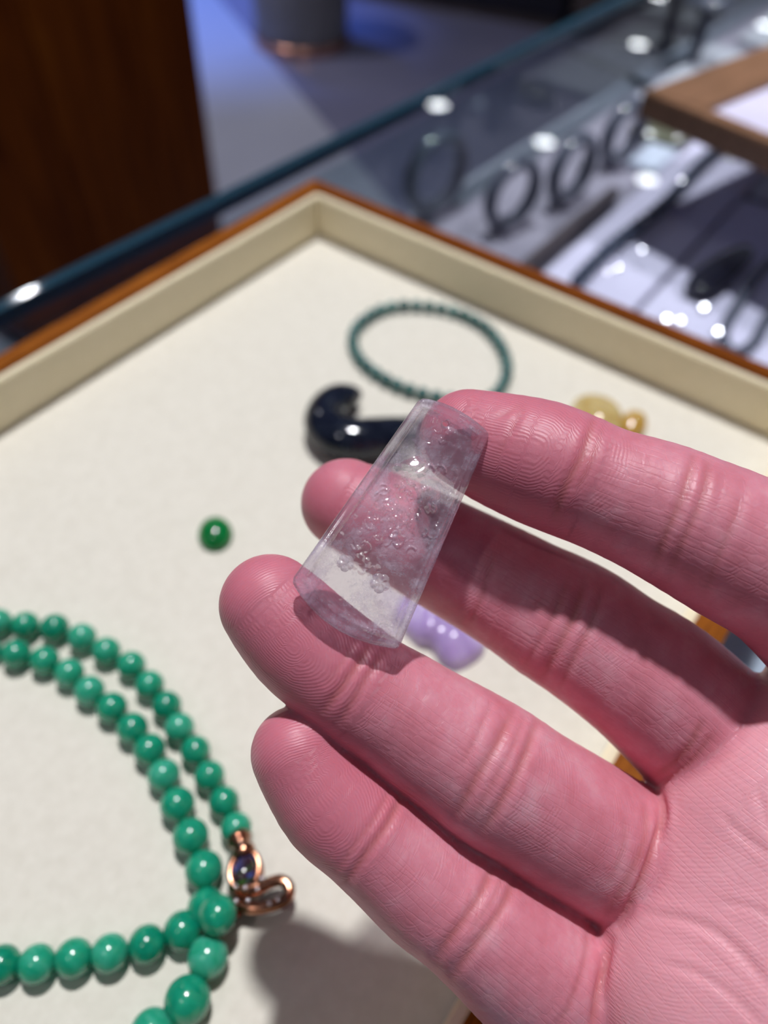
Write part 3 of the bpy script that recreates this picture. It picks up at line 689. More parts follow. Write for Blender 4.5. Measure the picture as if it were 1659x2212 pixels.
# heightfield-like carved lumps
def lump(name, outline_px, h, mtl, label, cat, bumps, z0=0.0002, n=40, hidden=0.5):
    P = np.array([at(px, py, h * .4)[:2] for px, py in outline_px]); c = P.mean(axis=0)
    ol = spline(np.column_stack([P - c, np.zeros(len(P))]), 10, True)[:, :2]
    V, Fs = [], []; m_ = len(ol); rings = 14
    for k in range(rings + 1):
        f_ = 1 - k / rings
        for q_ in ol:
            x, y = q_ * f_
            z = h * (1 - (f_) ** 3.2) ** .5 if f_ < 1 else 0.0
            for bx, by, br_, bh in bumps: z += bh * math.exp(-((x - bx) ** 2 + (y - by) ** 2) / br_ ** 2) * (1 - f_ ** 4)
            V.append((x, y, z + h * .25 * (1 if k else 0)))
    for k in range(rings):
        for j in range(m_): Fs.append((k * m_ + j, k * m_ + (j + 1) % m_, (k + 1) * m_ + (j + 1) % m_, (k + 1) * m_ + j))
    b0 = len(V)
    for q_ in ol: V.append((q_[0] * .97, q_[1] * .97, 0))
    for j in range(m_): Fs.append((j, b0 + j, b0 + (j + 1) % m_, (j + 1) % m_))
    Fs.append(tuple(b0 + j for j in range(m_))[::-1])
    V = [(x, y, z) for x, y, z in V]
    o = link(name, mesh_np(name, V, Fs), mtl, None, (c[0], c[1], z0))
    return tag(o, label, cat), c
ycar = empty('carved_charm', at(1290, 930)); yb = np.array(at(1290, 930))
tag(ycar, 'honey yellow carved jade charm behind the index finger', 'charm')
yo, yc = lump('body', [(1228, 905), (1236, 872), (1262, 858), (1300, 862), (1332, 880), (1345, 905), (1340, 940), (1300, 965), (1250, 950)], 0.0050, M['honey_jade'], None, None, [(0.002, 0.003, .003, .001), (-.003, -.002, .003, .0012)])
yo.parent = ycar; yo.location = Vector(np.array([yc[0], yc[1], 0.0002]) - yb)
y2o, yc = lump('knob', [(1335, 925), (1345, 900), (1368, 892), (1392, 903), (1396, 928), (1378, 945), (1350, 945)], 0.0040, M['honey_deep'], None, None, [(0, 0, .002, .0012)])
y2o.parent = ycar; y2o.location = Vector(np.array([yc[0], yc[1], 0.0002]) - yb); y2o['label'] = 'darker amber knob'
lump('carved_leaf', [(850, 1330), (868, 1285), (915, 1262), (968, 1268), (1010, 1296), (1030, 1338), (1050, 1372), (1046, 1408), (1018, 1432), (986, 1444), (954, 1430), (930, 1398), (900, 1388), (872, 1362)], 0.0042, M['lilac_jade'], 'lavender carved jade piece on the tray below the pendant', 'carving',
     [(0.004, -.002, .003, .0014), (-.004, .002, .003, .0012), (0.0, 0.004, .0025, .0012), (-.002, -.005, .003, .001)])

# ------------------------------------------------------------------ hand (right hand, palm up)
# stations: pixel x, pixel y, half width px, depth mm
FING = {
 'index':  [(1012, 948, 108, 110), (1080, 972, 124, 109), (1165, 1000, 137, 107.5), (1240, 1030, 137, 106.5), (1306, 1057, 136, 105.8), (1405, 1094, 146, 105), (1476, 1127, 153, 104.4), (1590, 1183, 165, 104), (1720, 1255, 172, 104), (1860, 1400, 176, 106)],
 'middle': [(748, 1088, 99, 126), (850, 1140, 113, 124.5), (960, 1199, 122, 122.5), (1076, 1261, 130, 120.3), (1145, 1301, 136, 119), (1200, 1333, 144, 118), (1255, 1365, 147, 117.2), (1326, 1416, 149, 116.3), (1400, 1468, 157, 115.8), (1471, 1530, 163, 116.5), (1540, 1600, 166, 119), (1640, 1700, 165, 121)],
 'ring':   [(584, 1306, 111, 106.5), (622, 1348, 121, 106.5), (676, 1402, 127, 106.5), (786, 1487, 127.5, 106.5), (860, 1533, 132, 107), (923, 1577, 139, 107.5), (995, 1623, 147, 108), (1065, 1671, 154, 108.5), (1137, 1717, 152, 109.5), (1208, 1762, 155, 111), (1280, 1805, 155, 113), (1370, 1862, 155, 116), (1500, 1950, 155, 119)],
 'pinky':  [(643, 1626, 102, 106), (668, 1668, 108, 106), (722, 1738, 119, 106), (792, 1799, 118, 106), (855, 1855, 122, 106.5), (925, 1918, 127.5, 107), (992, 1963, 132, 107.5), (1057, 2016, 138, 108), (1122, 2066, 150, 109.5), (1187, 2120, 158, 111.5), (1270, 2190, 164, 114.5), (1400, 2290, 165, 119)],
 'thumb':  [(2080, 1020, 125, 86), (2120, 1160, 150, 86), (2170, 1330, 155, 86), (2240, 1600, 165, 89), (2320, 1850, 190, 93), (2420, 2200, 230, 97)],
}
PALM = [
 [(1592, 1775, 156, 109.5), (1800, 1950, 185, 103), (2100, 2200, 210, 95), (2560, 2600, 240, 90)],
 [(1722, 1652, 160, 110), (1950, 1800, 180, 104.5), (2250, 2050, 210, 97), (2620, 2500, 240, 90)],
 [(1512, 2042, 178, 107.5), (1720, 2180, 190, 100.5), (2000, 2400, 215, 94), (2500, 2750, 245, 90)],
 [(1492, 2212, 178, 105.5), (1680, 2380, 195, 98.5), (1950, 2600, 215, 93), (2450, 2850, 245, 90)],
 [(1880, 1450, 172, 109), (2050, 1700, 190, 106), (2300, 2000, 220, 101), (2650, 2450, 235, 92)],
 [(1600, 1900, 160, 108.5), (1800, 2080, 190, 102), (2300, 2450, 225, 92)],
 [(1680, 1720, 150, 110), (1900, 1900, 185, 103.5), (2350, 2250, 220, 94)],
 [(1540, 2130, 165, 106.5), (1780, 2330, 195, 99), (2250, 2650, 230, 91)],
 [(2560, 2560, 280, 91), (2950, 2930, 280, 84), (3350, 3300, 310, 77)],
 [(2480, 2800, 270, 92), (2850, 3150, 280, 85), (3250, 3500, 310, 78)],
]
def to_cam(st):
    st = np.array(st, float); D = st[:, 3] * 1e-3
    return np.column_stack([(st[:, 0] - CX) / F_PX * D, -(st[:, 1] - CY) / F_PX * D, -D]) * 1e3, st[:, 2] * st[:, 3] / F_PX
chains = {}
for k, st in FING.items():
    s_ = spline(st, 3); chains[k] = to_cam(s_)
palms = [to_cam(spline(p_, 3)) for p_ in PALM]
HS = 0.55
allp = np.vstack([c_[0] for c_ in list(chains.values()) + palms]); allr = np.concatenate([c_[1] for c_ in list(chains.values()) + palms])
lo = (allp - allr[:, None]).min(0) - 3; hi = (allp + allr[:, None]).max(0) + 3
dims = np.ceil((hi - lo) / HS).astype(int) + 1
ax = [(lo[k] + HS * np.arange(dims[k])).astype(np.float32) for k in range(3)]
BIG = 9.5
def chain_into(field, P, r, k_smooth):
    """smooth-min a chain of round cones into the field"""
    for i in range(len(P) - 1):
        a, b, ra, rb = P[i], P[i + 1], r[i], r[i + 1]
        mg = BIG
        l_ = np.minimum(a - ra, b - rb) - mg; h_ = np.maximum(a + ra, b + rb) + mg
        i0 = np.maximum(((l_ - lo) / HS).astype(int), 0); i1 = np.minimum(((h_ - lo) / HS).astype(int) + 2, dims)
        x = ax[0][i0[0]:i1[0]][:, None, None]; y = ax[1][i0[1]:i1[1]][None, :, None]; z = ax[2][i0[2]:i1[2]][None, None, :]
        d_ = (b - a).astype(np.float32); L2 = float(d_ @ d_)
        t = np.clip(((x - a[0]) * d_[0] + (y - a[1]) * d_[1] + (z - a[2]) * d_[2]) / L2, 0, 1)
        ex = x - a[0] - t * d_[0]; ey = y - a[1] - t * d_[1]; ez = z - a[2] - t * d_[2]
        sd = np.sqrt(ex * ex + ey * ey + ez * ez) - (ra + (rb - ra) * t)
        vw = field[i0[0]:i1[0], i0[1]:i1[1], i0[2]:i1[2]]
        if k_smooth > 0:
            hh_ = np.maximum(k_smooth - np.abs(vw - sd), 0) / k_smooth
            vw[...] = np.minimum(vw, sd) - hh_ * hh_ * k_smooth * .25
        else: np.minimum(vw, sd, out=vw)
def smin(a, b, k):
    h_ = np.maximum(k - np.abs(a - b), 0) / k
    return np.minimum(a, b) - h_ * h_ * k * .25
fing = np.full(dims, BIG, np.float32)
for k in ('index', 'middle', 'ring', 'pinky'):
    f1_ = np.full(dims, BIG, np.float32)
    P, r = chains[k]; chain_into(f1_, P, r - 0.10, 0)
    fing = smin(fing, f1_, 0.7)
palm_f = np.full(dims, BIG, np.float32)
for P, r in palms:
    f1_ = np.full(dims, BIG, np.float32); chain_into(f1_, P, r, 0); palm_f = smin(palm_f, f1_, 9.0)
f1_ = np.full(dims, BIG, np.float32); chain_into(f1_, *chains['thumb'], 0); palm_f = smin(palm_f, f1_, 5.0)
sdf = smin(fing, palm_f, 1.0); del f1_, fing, palm_f

def surface_nets(f, lo_, h_):
    s = f < 0
    nx, ny, nz = f.shape
    c = [s[i:nx - 1 + i, j:ny - 1 + j, k:nz - 1 + k] for i in (0, 1) for j in (0, 1) for k in (0, 1)]
    cnt = sum(a.astype(np.int8) for a in c)
    act = (cnt > 0) & (cnt < 8)
    idx = np.argwhere(act); vid = -np.ones(act.shape, np.int32); vid[act] = np.arange(len(idx))
    acc = np.zeros((len(idx), 3)); num = np.zeros(len(idx))
    cor = [np.array(v_) for v_ in [(i, j, k) for i in (0, 1) for j in (0, 1) for k in (0, 1)]]
    vals = [f[idx[:, 0] + v_[0], idx[:, 1] + v_[1], idx[:, 2] + v_[2]].astype(np.float64) for v_ in cor]
    for a in range(8):
        for b in range(a + 1, 8):
            if np.abs(cor[a] - cor[b]).sum() != 1: continue
            fa, fb = vals[a], vals[b]; mk = (fa < 0) != (fb < 0)
            t = np.where(mk, fa / np.where(mk, fa - fb, 1), 0)
            acc += mk[:, None] * (cor[a] + t[:, None] * (cor[b] - cor[a])); num += mk
    V = lo_ + h_ * (idx + acc / num[:, None])
    Q = []
    for d_ in range(3):
        o1, o2 = (d_ + 1) % 3, (d_ + 2) % 3
        sl0 = [slice(None)] * 3; sl1 = [slice(None)] * 3; sl0[d_] = slice(0, -1); sl1[d_] = slice(1, None)
        a, b = s[tuple(sl0)], s[tuple(sl1)]
        e_ = np.argwhere(a != b)
        e_ = e_[(e_[:, o1] > 0) & (e_[:, o2] > 0) & (e_[:, o1] < f.shape[o1] - 1) & (e_[:, o2] < f.shape[o2] - 1)]
        flip = ~a[tuple(e_.T)]
        def g(da, db):
            q_ = e_.copy(); q_[:, o1] -= da; q_[:, o2] -= db; return vid[tuple(q_.T)]
        qd = np.stack([g(1, 1), g(0, 1), g(0, 0), g(1, 0)], 1)
        qd[flip] = qd[flip][:, ::-1]; Q.append(qd)
    return V, np.vstack(Q)
V, Q = surface_nets(sdf, lo, HS); del sdf
E_all = np.vstack([Q[:, [0, 1]], Q[:, [1, 2]], Q[:, [2, 3]], Q[:, [3, 0]]])
def relax(V, lam):
    sm = np.zeros_like(V); ct = np.zeros(len(V))
    for a, b in ((0, 1), (1, 0)):
        for k in range(3): sm[:, k] += np.bincount(E_all[:, a], V[E_all[:, b], k], len(V))
        ct += np.bincount(E_all[:, a], minlength=len(V))
    return V + lam * (sm / ct[:, None] - V)
for lam in (.5, -.52, .5, -.52, .5): V = relax(V, lam)
def vnormals(V):
    n_ = np.cross(V[Q[:, 2]] - V[Q[:, 0]], V[Q[:, 3]] - V[Q[:, 1]])
    out_ = np.zeros_like(V)
    for c_ in range(4):
        for k in range(3): out_[:, k] += np.bincount(Q[:, c_], n_[:, k], len(V))
    return out_ / np.maximum(np.linalg.norm(out_, axis=1), 1e-12)[:, None]
# finger coordinates for every vertex (mm)
best = np.full(len(V), 1e9); flow = np.zeros(len(V)); st_s = np.zeros(len(V)); st_t = np.zeros(len(V)); tipw = np.zeros(len(V)); fid = -np.ones(len(V), int)
for n_, kx in enumerate(('index', 'middle', 'ring', 'pinky', 'thumb')):
    P, r = chains[kx]; s_acc = 0.0
    msk = np.all((V > P.min(0) - 16) & (V < P.max(0) + 16), axis=1); ii = np.where(msk)[0]
    for i in range(len(P) - 1):
        a, b = P[i], P[i + 1]; d_ = b - a; ln = np.linalg.norm(d_)
        t = (V[ii] - a) @ d_ / ln ** 2; tcl = np.clip(t, 0, 1)
        e_ = V[ii] - a - tcl[:, None] * d_; dist = np.linalg.norm(e_, axis=1) - (r[i] + (r[i + 1] - r[i]) * tcl)
        better = dist < best[ii]; jj = ii[better]
        best[jj] = dist[better]; fid[jj] = n_
        lat = np.array([-d_[1], d_[0], 0]) / np.hypot(d_[0], d_[1])
        tlo = t if i == 0 else tcl
        st_s[jj] = s_acc + tlo[better] * ln
        st_t[jj] = e_[better] @ lat
        s_acc += ln
core = {0: 5.5, 1: 5.5, 2: 5.0, 3: 4.5, 4: 6}; dip = {0: 20, 1: 21, 2: 20, 3: 17.5, 4: 22}
for n_ in range(5):
    k = fid == n_
    s_, t_ = st_s[k], st_t[k]; c_, d_ = core[n_], dip[n_]
    ds = s_ - c_
    loopd = np.where(ds < 0, np.sqrt((ds * 1.05) ** 2 + t_ ** 2), np.sqrt((ds * .62) ** 2 + t_ ** 2))
    trans = s_ * .68 + 0.03 * t_ ** 2 - .12 * t_
    w_ = 1 / (1 + np.exp(-(s_ - d_ * .88) / .9))
    flow[k] = np.where(w_ < .5, loopd, trans)
    tipw[k] = np.clip(1 - w_, 0, 1)
pk = fid < 0
pal = (best > 0.35) | pk
pcx, pcy = (1150 - CX) / F_PX * 108, -(1000 - CY) / F_PX * 108
flow[pal] = np.hypot(V[pal, 0] - pcx, V[pal, 1] - pcy) * .72
st_s[pal] = V[pal, 0] * .75 - V[pal, 1] * .6; st_t[pal] = V[pal, 0] * .6 + V[pal, 1] * .75
# deterministic skin folds: polylines laid on the palm side, (points, width mm, depth mm)
CRE = [
 ([(1283, 905), (1262, 975), (1222, 1050), (1196, 1120)], .55, .30), ([(1300, 925), (1280, 990), (1245, 1060)], .4, .16),
 ([(1135, 870), (1105, 930), (1065, 1000)], .35, .10), ([(1062, 905), (1100, 890), (1125, 870)], .3, .10),
 ([(1498, 985), (1478, 1060), (1440, 1150), (1410, 1225)], .55, .28), ([(1530, 1000), (1515, 1080), (1470, 1180), (1445, 1250)], .5, .22), ([(1602, 1075), (1570, 1160), (1540, 1230), (1520, 1290)], .45, .16),
 ([(1262, 1255), (1240, 1330), (1205, 1400), (1172, 1462)], .6, .30), ([(1300, 1268), (1280, 1340), (1240, 1420), (1205, 1490)], .5, .22), ([(1230, 1240), (1205, 1310), (1165, 1385), (1130, 1440)], .4, .16),
 ([(1066, 1205), (1040, 1290), (1012, 1352)], .4, .15),
 ([(1515, 1560), (1490, 1610), (1455, 1650), (1420, 1672)], .55, .30), ([(1535, 1590), (1500, 1635), (1462, 1668), (1428, 1690)], .5, .22),
 ([(800, 1395), (770, 1440), (738, 1485), (700, 1535)], .55, .26), ([(830, 1408), (800, 1450), (770, 1500), (735, 1560)], .5, .20), ([(770, 1385), (740, 1430), (705, 1480)], .35, .12),
 ([(1105, 1540), (1075, 1605), (1030, 1680), (985, 1762)], .6, .28), ([(1160, 1560), (1130, 1640), (1090, 1720), (1042, 1795)], .6, .28), ([(1130, 1550), (1105, 1620), (1060, 1700), (1015, 1780)], .4, .14), ([(1060, 1520), (1030, 1590), (990, 1660)], .35, .12),
 ([(1425, 1712), (1432, 1760), (1412, 1830), (1385, 1905), (1335, 2000)], .6, .55), ([(1395, 1740), (1392, 1810), (1360, 1890), (1310, 1975)], .5, .22), ([(1350, 1770), (1345, 1840), (1310, 1915)], .4, .12),
 ([(868, 1722), (838, 1780), (798, 1835), (748, 1905)], .55, .26), ([(840, 1712), (812, 1765), (775, 1815), (728, 1880)], .4, .16),
 ([(1062, 1880), (1040, 1930), (1000, 1990), (942, 2066)], .6, .28), ([(1108, 1905), (1085, 1960), (1035, 2030), (978, 2105)], .6, .28), ([(1085, 1893), (1060, 1950), (1015, 2010)], .4, .14),
 ([(1318, 2030), (1305, 2090), (1290, 2160), (1280, 2230)], .6, .5), ([(1270, 2010), (1262, 2080), (1235, 2160), (1200, 2230)], .4, .14),
 ([(1659, 1845), (1600, 1800), (1560, 1760)], .5, .14), ([(1670, 2140), (1600, 2060), (1540, 2010), (1470, 1985), (1400, 1975)], .6, .22), ([(1680, 1990), (1620, 1960), (1560, 1950)], .45, .14), ([(1659, 2230), (1580, 2150), (1500, 2100), (1430, 2080)], .5, .16), ([(1640, 1700), (1652, 1760), (1690, 1830)], .5, .14),
]
nrm_ = vnormals(V)
crw = np.zeros(len(V)); disp = np.zeros(len(V))
front = np.einsum('ij,ij->i', nrm_, -V) > 0
fi = np.where(front)[0]
ux_, uy_ = CX - V[fi, 0] * F_PX / V[fi, 2], CY + V[fi, 1] * F_PX / V[fi, 2]
mmpx = -V[fi, 2] / F_PX
for pts, wd, dp in CRE:
    pl = spline(np.array(pts, float), 6)
    b_ = (ux_ > pl[:, 0].min() - 30) & (ux_ < pl[:, 0].max() + 30) & (uy_ > pl[:, 1].min() - 30) & (uy_ < pl[:, 1].max() + 30)
    jj = np.where(b_)[0]
    if not len(jj): continue
    dm = np.full(len(jj), 1e9); tm_ = np.zeros(len(jj))
    for i in range(len(pl) - 1):
        a, d_ = pl[i], pl[i + 1] - pl[i]
        t = np.clip(((ux_[jj] - a[0]) * d_[0] + (uy_[jj] - a[1]) * d_[1]) / (d_ @ d_ + 1e-9), 0, 1)
        q_ = np.hypot(ux_[jj] - a[0] - t * d_[0], uy_[jj] - a[1] - t * d_[1])
        up_ = q_ < dm; dm[up_] = q_[up_]; tm_[up_] = (i + t[up_]) / (len(pl) - 1)
    dm *= mmpx[jj]; fade = np.clip(np.sin(np.pi * np.clip(tm_ * .84 + .08, 0, 1)) * 1.5, 0, 1)
    g_ = np.exp(-(dm / wd) ** 2) * fade
    disp[fi[jj]] += -dp * g_ + dp * .35 * np.exp(-((dm - 2.2 * wd) / (wd * 1.2)) ** 2) * fade
    crw[fi[jj]] = np.maximum(crw[fi[jj]], np.exp(-(dm / (wd * .9)) ** 2) * fade * min(1, dp / .28))
V = V + nrm_ * disp[:, None]
W = (V * 1e-3) @ R.T + CAM
hb = np.array(und(1650, 1900, 0.12))
me = bpy.data.meshes.new('hand')
me.vertices.add(len(W)); me.vertices.foreach_set('co', (W - hb).astype(np.float32).ravel())
me.loops.add(Q.size); me.loops.foreach_set('vertex_index', Q.astype(np.int32).ravel())
me.polygons.add(len(Q)); me.polygons.foreach_set('loop_start', np.arange(0, Q.size, 4, dtype=np.int32)); me.polygons.foreach_set('loop_total', np.full(len(Q), 4, np.int32))
me.update(calc_edges=True); me.validate()
for nm_, arr in (('flow', flow), ('tip', tipw), ('crease', crw), ('palm', np.clip((best - 0.15) / 2.2, 0, 1))):
    at_ = me.attributes.new(nm_, 'FLOAT', 'POINT'); at_.data.foreach_set('value', arr.astype(np.float32))
at_ = me.attributes.new('skin_st', 'FLOAT_VECTOR', 'POINT'); at_.data.foreach_set('vector', np.column_stack([st_s, st_t, fid * 7.0]).astype(np.float32).ravel())
hand = link('hand', me, M['skin'], None, hb)
tag(hand, 'right hand held palm up above the tray, fingers carrying the pendant', 'hand')

# ------------------------------------------------------------------ jade plaque pendant
# plane of the plaque through three points resting on index and ring finger
A0 = np.array(und(977, 885, 0.1012)); A1 = np.array(und(722, 1352, 0.0980)); A2 = np.array(und(862, 1400, 0.0987))
pn = np.cross(A2 - A1, A0 - A1); pn /= np.linalg.norm(pn)
if pn @ (CAM - A0) < 0: pn = -pn
def on_plane(px, py):
    v = dirv(px, py); return CAM + v * (((A0 - CAM) @ pn) / (v @ pn))
BL_, BR_, TL_, TR_ = on_plane(629, 1254), on_plane(860, 1402), on_plane(906, 861), on_plane(1057, 938)
BM_, TM_ = on_plane(722, 1356), on_plane(983, 884)
pc = (BL_ + BR_ + TL_ + TR_) / 4
vax = ((TL_ + TR_) / 2 - (BL_ + BR_) / 2); vlen = np.linalg.norm(vax); vax /= vlen; vax -= pn * (vax @ pn); vax /= np.linalg.norm(vax); uax = np.cross(vax, pn)
Mw = np.column_stack([uax, vax, pn])
toL = lambda P: (P - pc) @ Mw * 1e3
bl, br_, tl2, tr2, bm_, tm2 = [toL(p_) for p_ in (BL_, BR_, TL_, TR_, BM_, TM_)]
NA, NB = 230, 420
aa = np.linspace(-1, 1, NA); bb = np.linspace(0, 1, NB)
def arc(l_, r_, m_):
    mid = (l_ + r_) / 2; k_ = m_ - mid
    return lambda a: mid[None, :] + np.outer(a, (r_ - l_) / 2) + np.outer(1 - a ** 2, k_)
ab, at2 = arc(bl, br_, bm_)(aa), arc(tl2, tr2, tm2)(aa)
G = ab[None, :, :] * (1 - bb[:, None, None]) + at2[None, :, :] * bb[:, None, None]     # NB,NA,3 local mm
G[:, :, 2] = 0
hw = np.linalg.norm(G[:, -1, :2] - G[:, 0, :2], axis=1) / 2
eu = (1 - np.abs(aa))[None, :] * hw[:, None]; ln_ = np.linalg.norm(at2 - ab, axis=1)[None, :]
ev0 = bb[:, None] * ln_; ev1 = (1 - bb)[:, None] * ln_
ed = np.minimum(np.minimum(eu, ev0), ev1)
edr = -np.log(np.exp(-eu / .25) + np.exp(-ev0 / .25) + np.exp(-ev1 / .25)) * .25
T = 1.15
rim_ = np.clip(edr / .75, 0, 1); rim_ = np.sqrt(1 - (1 - rim_) ** 2)
frame = 1 / (1 + np.exp(-(np.minimum(np.minimum(eu * 1.25, ev0 * .8), ev1 * .95) - 1.75) / .08))
hgt = T * (.35 + .65 * rim_) - .50 * frame + .24 * np.exp(-((np.minimum(np.minimum(eu * 1.25, ev0 * .8), ev1 * .95) - 1.42) / .30) ** 2)
# round the four corners of the outline
RC = 0.65
qu = np.clip((RC - eu) / RC, 0, None)
sa = np.sign(aa)[None, :] * np.ones_like(eu)
for ev_, sg_v in ((ev0, 1.0), (ev1, -1.0)):
    qv = np.clip((RC - ev_) / RC, 0, None); k_ = np.maximum(qu, qv) / np.maximum(np.hypot(qu, qv), 1e-9)
    both = (qu > 0) & (qv > 0)
    G[:, :, 0] -= np.where(both, sa * (qu - qu * k_) * RC, 0); G[:, :, 1] += np.where(both, sg_v * (qv - qv * k_) * RC, 0)
x_, y_ = G[:, :, 0], G[:, :, 1]
def px2(px, py): return toL(on_plane(px, py))[:2]
rp = random.Random(11)
def bumpf(c, r_, h_): return h_ * np.exp(-(((x_ - c[0]) ** 2 + (y_ - c[1]) ** 2) / r_ ** 2) ** 1.4)
rel = np.zeros_like(hgt)
def curl(c, r_, a0_, a1_, wd, h_):
    d_ = np.hypot(x_ - c[0], y_ - c[1]); an = (np.arctan2(y_ - c[1], x_ - c[0]) - a0_) % (2 * np.pi)
    return h_ * np.exp(-((d_ - r_) / wd) ** 2) * (1 / (1 + np.exp((an - a1_) / .15)))
# dragon-like relief: body swells, curls and scales across the middle of the plaque
for (px, py, rr_, hh_) in [(925, 1065, 1.5, .42), (880, 1050, 1.2, .35), (870, 1100, 1.3, .40), (830, 1130, 1.3, .34), (900, 1130, 1.4, .36), (935, 1095, 1.1, .3), (860, 1160, 1.2, .34), (800, 1150, 1.0, .26), (897, 1008, 1.0, .62), (945, 930, .8, .22), (975, 945, .7, .2), (765, 1120, .8, .22), (845, 1195, .9, .22)]:
    rel = np.maximum(rel, bumpf(px2(px, py), rr_, hh_))
for _ in range(46):
    t = rp.random(); cxp = 905 - 95 * t + rp.gauss(0, 34); cyp = 1040 + 130 * t + rp.gauss(0, 28)
    rel = rel + curl(px2(cxp, cyp), rp.uniform(.25, .75), rp.uniform(0, 6.28), rp.uniform(1.5, 4.5), .14, rp.uniform(.14, .30))
for _ in range(55):
    t = rp.random(); cxp = 910 - 105 * t + rp.gauss(0, 36); cyp = 1045 + 130 * t + rp.gauss(0, 30)
    rel = rel + bumpf(px2(cxp, cyp), rp.uniform(.18, .36), rp.uniform(.12, .28))
for _ in range(12):
    cxp, cyp = rp.gauss(955, 16), rp.gauss(930, 14); rel = rel + curl(px2(cxp, cyp), rp.uniform(.25, .5), rp.uniform(0, 6.28), 2.5, .12, .14)
for _ in range(14):
    cxp, cyp = rp.gauss(815, 14), rp.gauss(1355, 12); rel = rel + curl(px2(cxp, cyp), rp.uniform(.3, .5), rp.uniform(0, 6.28), 2.6, .1, .09)
for _ in range(16):
    cxp, cyp = rp.gauss(790, 18), rp.gauss(1220, 10); rel = rel + bumpf(px2(cxp, cyp), rp.uniform(.2, .4), rp.uniform(.08, .16))
rel += curl(px2(850, 1150), .62, 0, 7, .16, .18)
# polished facets of the carving
def facet(px, py, la, lb, th, g=1.0):
    c = px2(px, py); dx, dy = x_ - c[0], y_ - c[1]; a_, b_ = dx * math.cos(th) + dy * math.sin(th), -dx * math.sin(th) + dy * math.cos(th)
    return g * (0.325 * dx - 0.36 * dy) * np.exp(-((a_ / la) ** 2 + (b_ / lb) ** 2) ** 2)
flat = np.zeros_like(hgt); fa = np.zeros_like(hgt)
FAC = [(890, 1004, 1.25, .62, 0.65), (908, 1016, 1.35, .42, 1.05), (737, 1290, .35, .2, 1.2), (833, 1080, .5, .22, 1.0), (814, 1158, .5, .3, .1), (985, 915, .3, .25, 0), (925, 958, .45, .18, .2), (938, 932, .42, .16, -.4), (888, 1168, .38, .16, .5), (752, 1130, .42, .16, -.9), (800, 1385, .35, .14, .2), (850, 1135, .22, .22, 0), (908, 1092, .3, .2, .4), (938, 1128, .32, .18, .8)]
for _ in range(70):
    t = rp.random(); FAC.append((910 - 110 * t + rp.gauss(0, 36), 1045 + 135 * t + rp.gauss(0, 28), rp.uniform(.14, .34), rp.uniform(.09, .15), rp.uniform(0, 3.1)))
for _ in range(14): FAC.append((rp.gauss(952, 18), rp.gauss(938, 15), rp.uniform(.14, .3), rp.uniform(.09, .14), rp.uniform(0, 3.1)))
for _ in range(12): FAC.append((rp.gauss(785, 36), rp.gauss(1232, 18), rp.uniform(.14, .26), rp.uniform(.09, .14), rp.uniform(0, 3.1)))
for _ in range(8): FAC.append((rp.gauss(812, 16), rp.gauss(1362, 14), rp.uniform(.14, .26), rp.uniform(.08, .12), rp.uniform(0, 3.1)))
for (fx, fy, la, lb, th) in FAC:
    c = px2(fx, fy); dx, dy = x_ - c[0], y_ - c[1]; a_, b_ = dx * math.cos(th) + dy * math.sin(th), -dx * math.sin(th) + dy * math.cos(th)
    wq = np.exp(-((a_ / la) ** 2 + (b_ / lb) ** 2) ** 2); r0 = float(rel.ravel()[int(np.argmin(np.hypot(dx, dy).ravel()))])
    rel = rel * (1 - wq) + (r0 + 0.325 * dx - 0.36 * dy) * wq
hgt = hgt + rel * np.clip(ed / 1.0, 0, 1)
hole = px2(962, 916); HR = .42
dh = np.hypot(x_ - hole[0], y_ - hole[1])
hgt -= .25 * np.exp(-((dh - HR) / .3) ** 2) * (dh > 0)
back = -T * (.35 + .65 * rim_)
inside = dh < HR
bm = bmesh.new()
gx, gy = x_.copy(), y_.copy()
near = (dh < HR + .16)
ang = np.arctan2(y_ - hole[1], x_ - hole[0])
fv = [[None] * NA for _ in range(NB)]; bv = [[None] * NA for _ in range(NB)]
for j in range(NB):
    for i in range(NA):
        if inside[j, i]: continue
        xx, yy_2 = gx[j, i], gy[j, i]
        if near[j, i]: xx, yy_2 = hole[0] + (HR + .02) * math.cos(ang[j, i]), hole[1] + (HR + .02) * math.sin(ang[j, i])
        fv[j][i] = bm.verts.new((xx * 1e-3, yy_2 * 1e-3, hgt[j, i] * 1e-3))
        bv[j][i] = bm.verts.new((xx * 1e-3, yy_2 * 1e-3, back[j, i] * 1e-3))
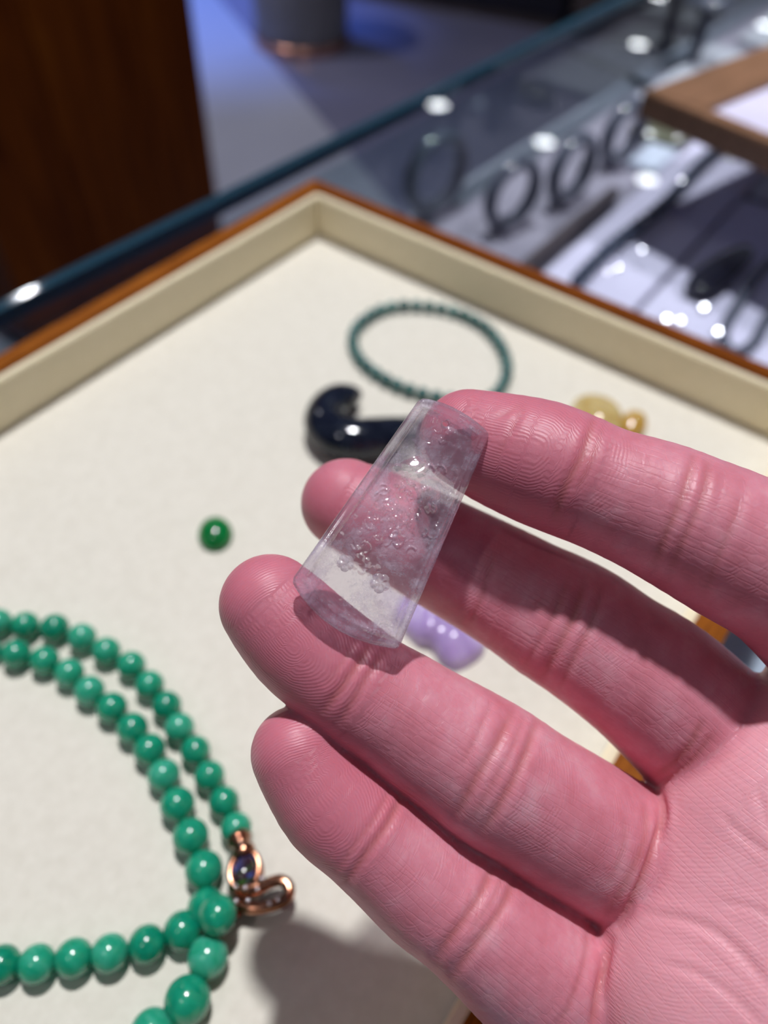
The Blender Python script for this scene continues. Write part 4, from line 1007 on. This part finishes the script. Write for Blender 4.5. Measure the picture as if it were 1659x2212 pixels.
for j in range(NB - 1):
    for i in range(NA - 1):
        q4 = [(j, i), (j, i + 1), (j + 1, i + 1), (j + 1, i)]
        if any(inside[c_] for c_ in q4): continue
        bm.faces.new([fv[a][b] for a, b in q4]); bm.faces.new([bv[a][b] for a, b in q4[::-1]])
bmap = {}
for j in range(NB):
    for i in range(NA):
        if fv[j][i] is not None: bmap[fv[j][i]] = bv[j][i]
for e_ in [e_ for e_ in bm.edges if len(e_.link_faces) == 1 and e_.verts[0] in bmap and e_.verts[1] in bmap]:
    a, b = e_.verts
    bm.faces.new((b, a, bmap[a], bmap[b]))
bmesh.ops.recalc_face_normals(bm, faces=bm.faces)
plq = empty('plaque_pendant', pc)
plq.rotation_mode = 'QUATERNION'
mm = Matrix([[float(Mw[r_, c_]) for c_ in range(3)] for r_ in range(3)]); plq.rotation_quaternion = mm.to_quaternion()
tag(plq, 'icy lavender carved jade plaque pendant lying across the fingertips', 'pendant')
link('plaque', mesh_bm('plaque', bm), M['icy'], plq, (0, 0, 0))
# raised blossoms
def flower(px, py, r_):
    c = px2(px, py); j = int(np.argmin(np.hypot(x_ - c[0], y_ - c[1]).ravel())); zb = hgt.ravel()[j]
    V_, F_ = [], []; rn, an_ = 12, 60
    for k in range(rn + 1):
        f_ = k / rn
        for a_ in range(an_):
            th = 2 * math.pi * a_ / an_
            ro = r_ * (0.80 + .20 * abs(math.cos(2.5 * th)) ** .6)
            z = .34 * math.sqrt(max(0, 1 - f_ ** 4)) * (0.55 + .45 * math.sin(math.pi * min(1, f_ * 1.05)) ** .8) + (.26 * math.exp(-(f_ / .24) ** 2)) - .12 * (1 - abs(math.cos(2.5 * th))) * math.sin(math.pi * f_)
            V_.append((f_ * ro * math.cos(th) * 1e-3, f_ * ro * math.sin(th) * 1e-3, (z - .03) * 1e-3))
    for k in range(rn):
        for a_ in range(an_): F_.append((k * an_ + a_, (k + 1) * an_ + a_, (k + 1) * an_ + (a_ + 1) % an_, k * an_ + (a_ + 1) % an_))
    link('carved_blossom', mesh_np('carved_blossom', V_, F_), M['icy'], plq, (c[0] * 1e-3, c[1] * 1e-3, zb * 1e-3))
flower(746, 1216, 1.15); flower(820, 1259, 1.35)
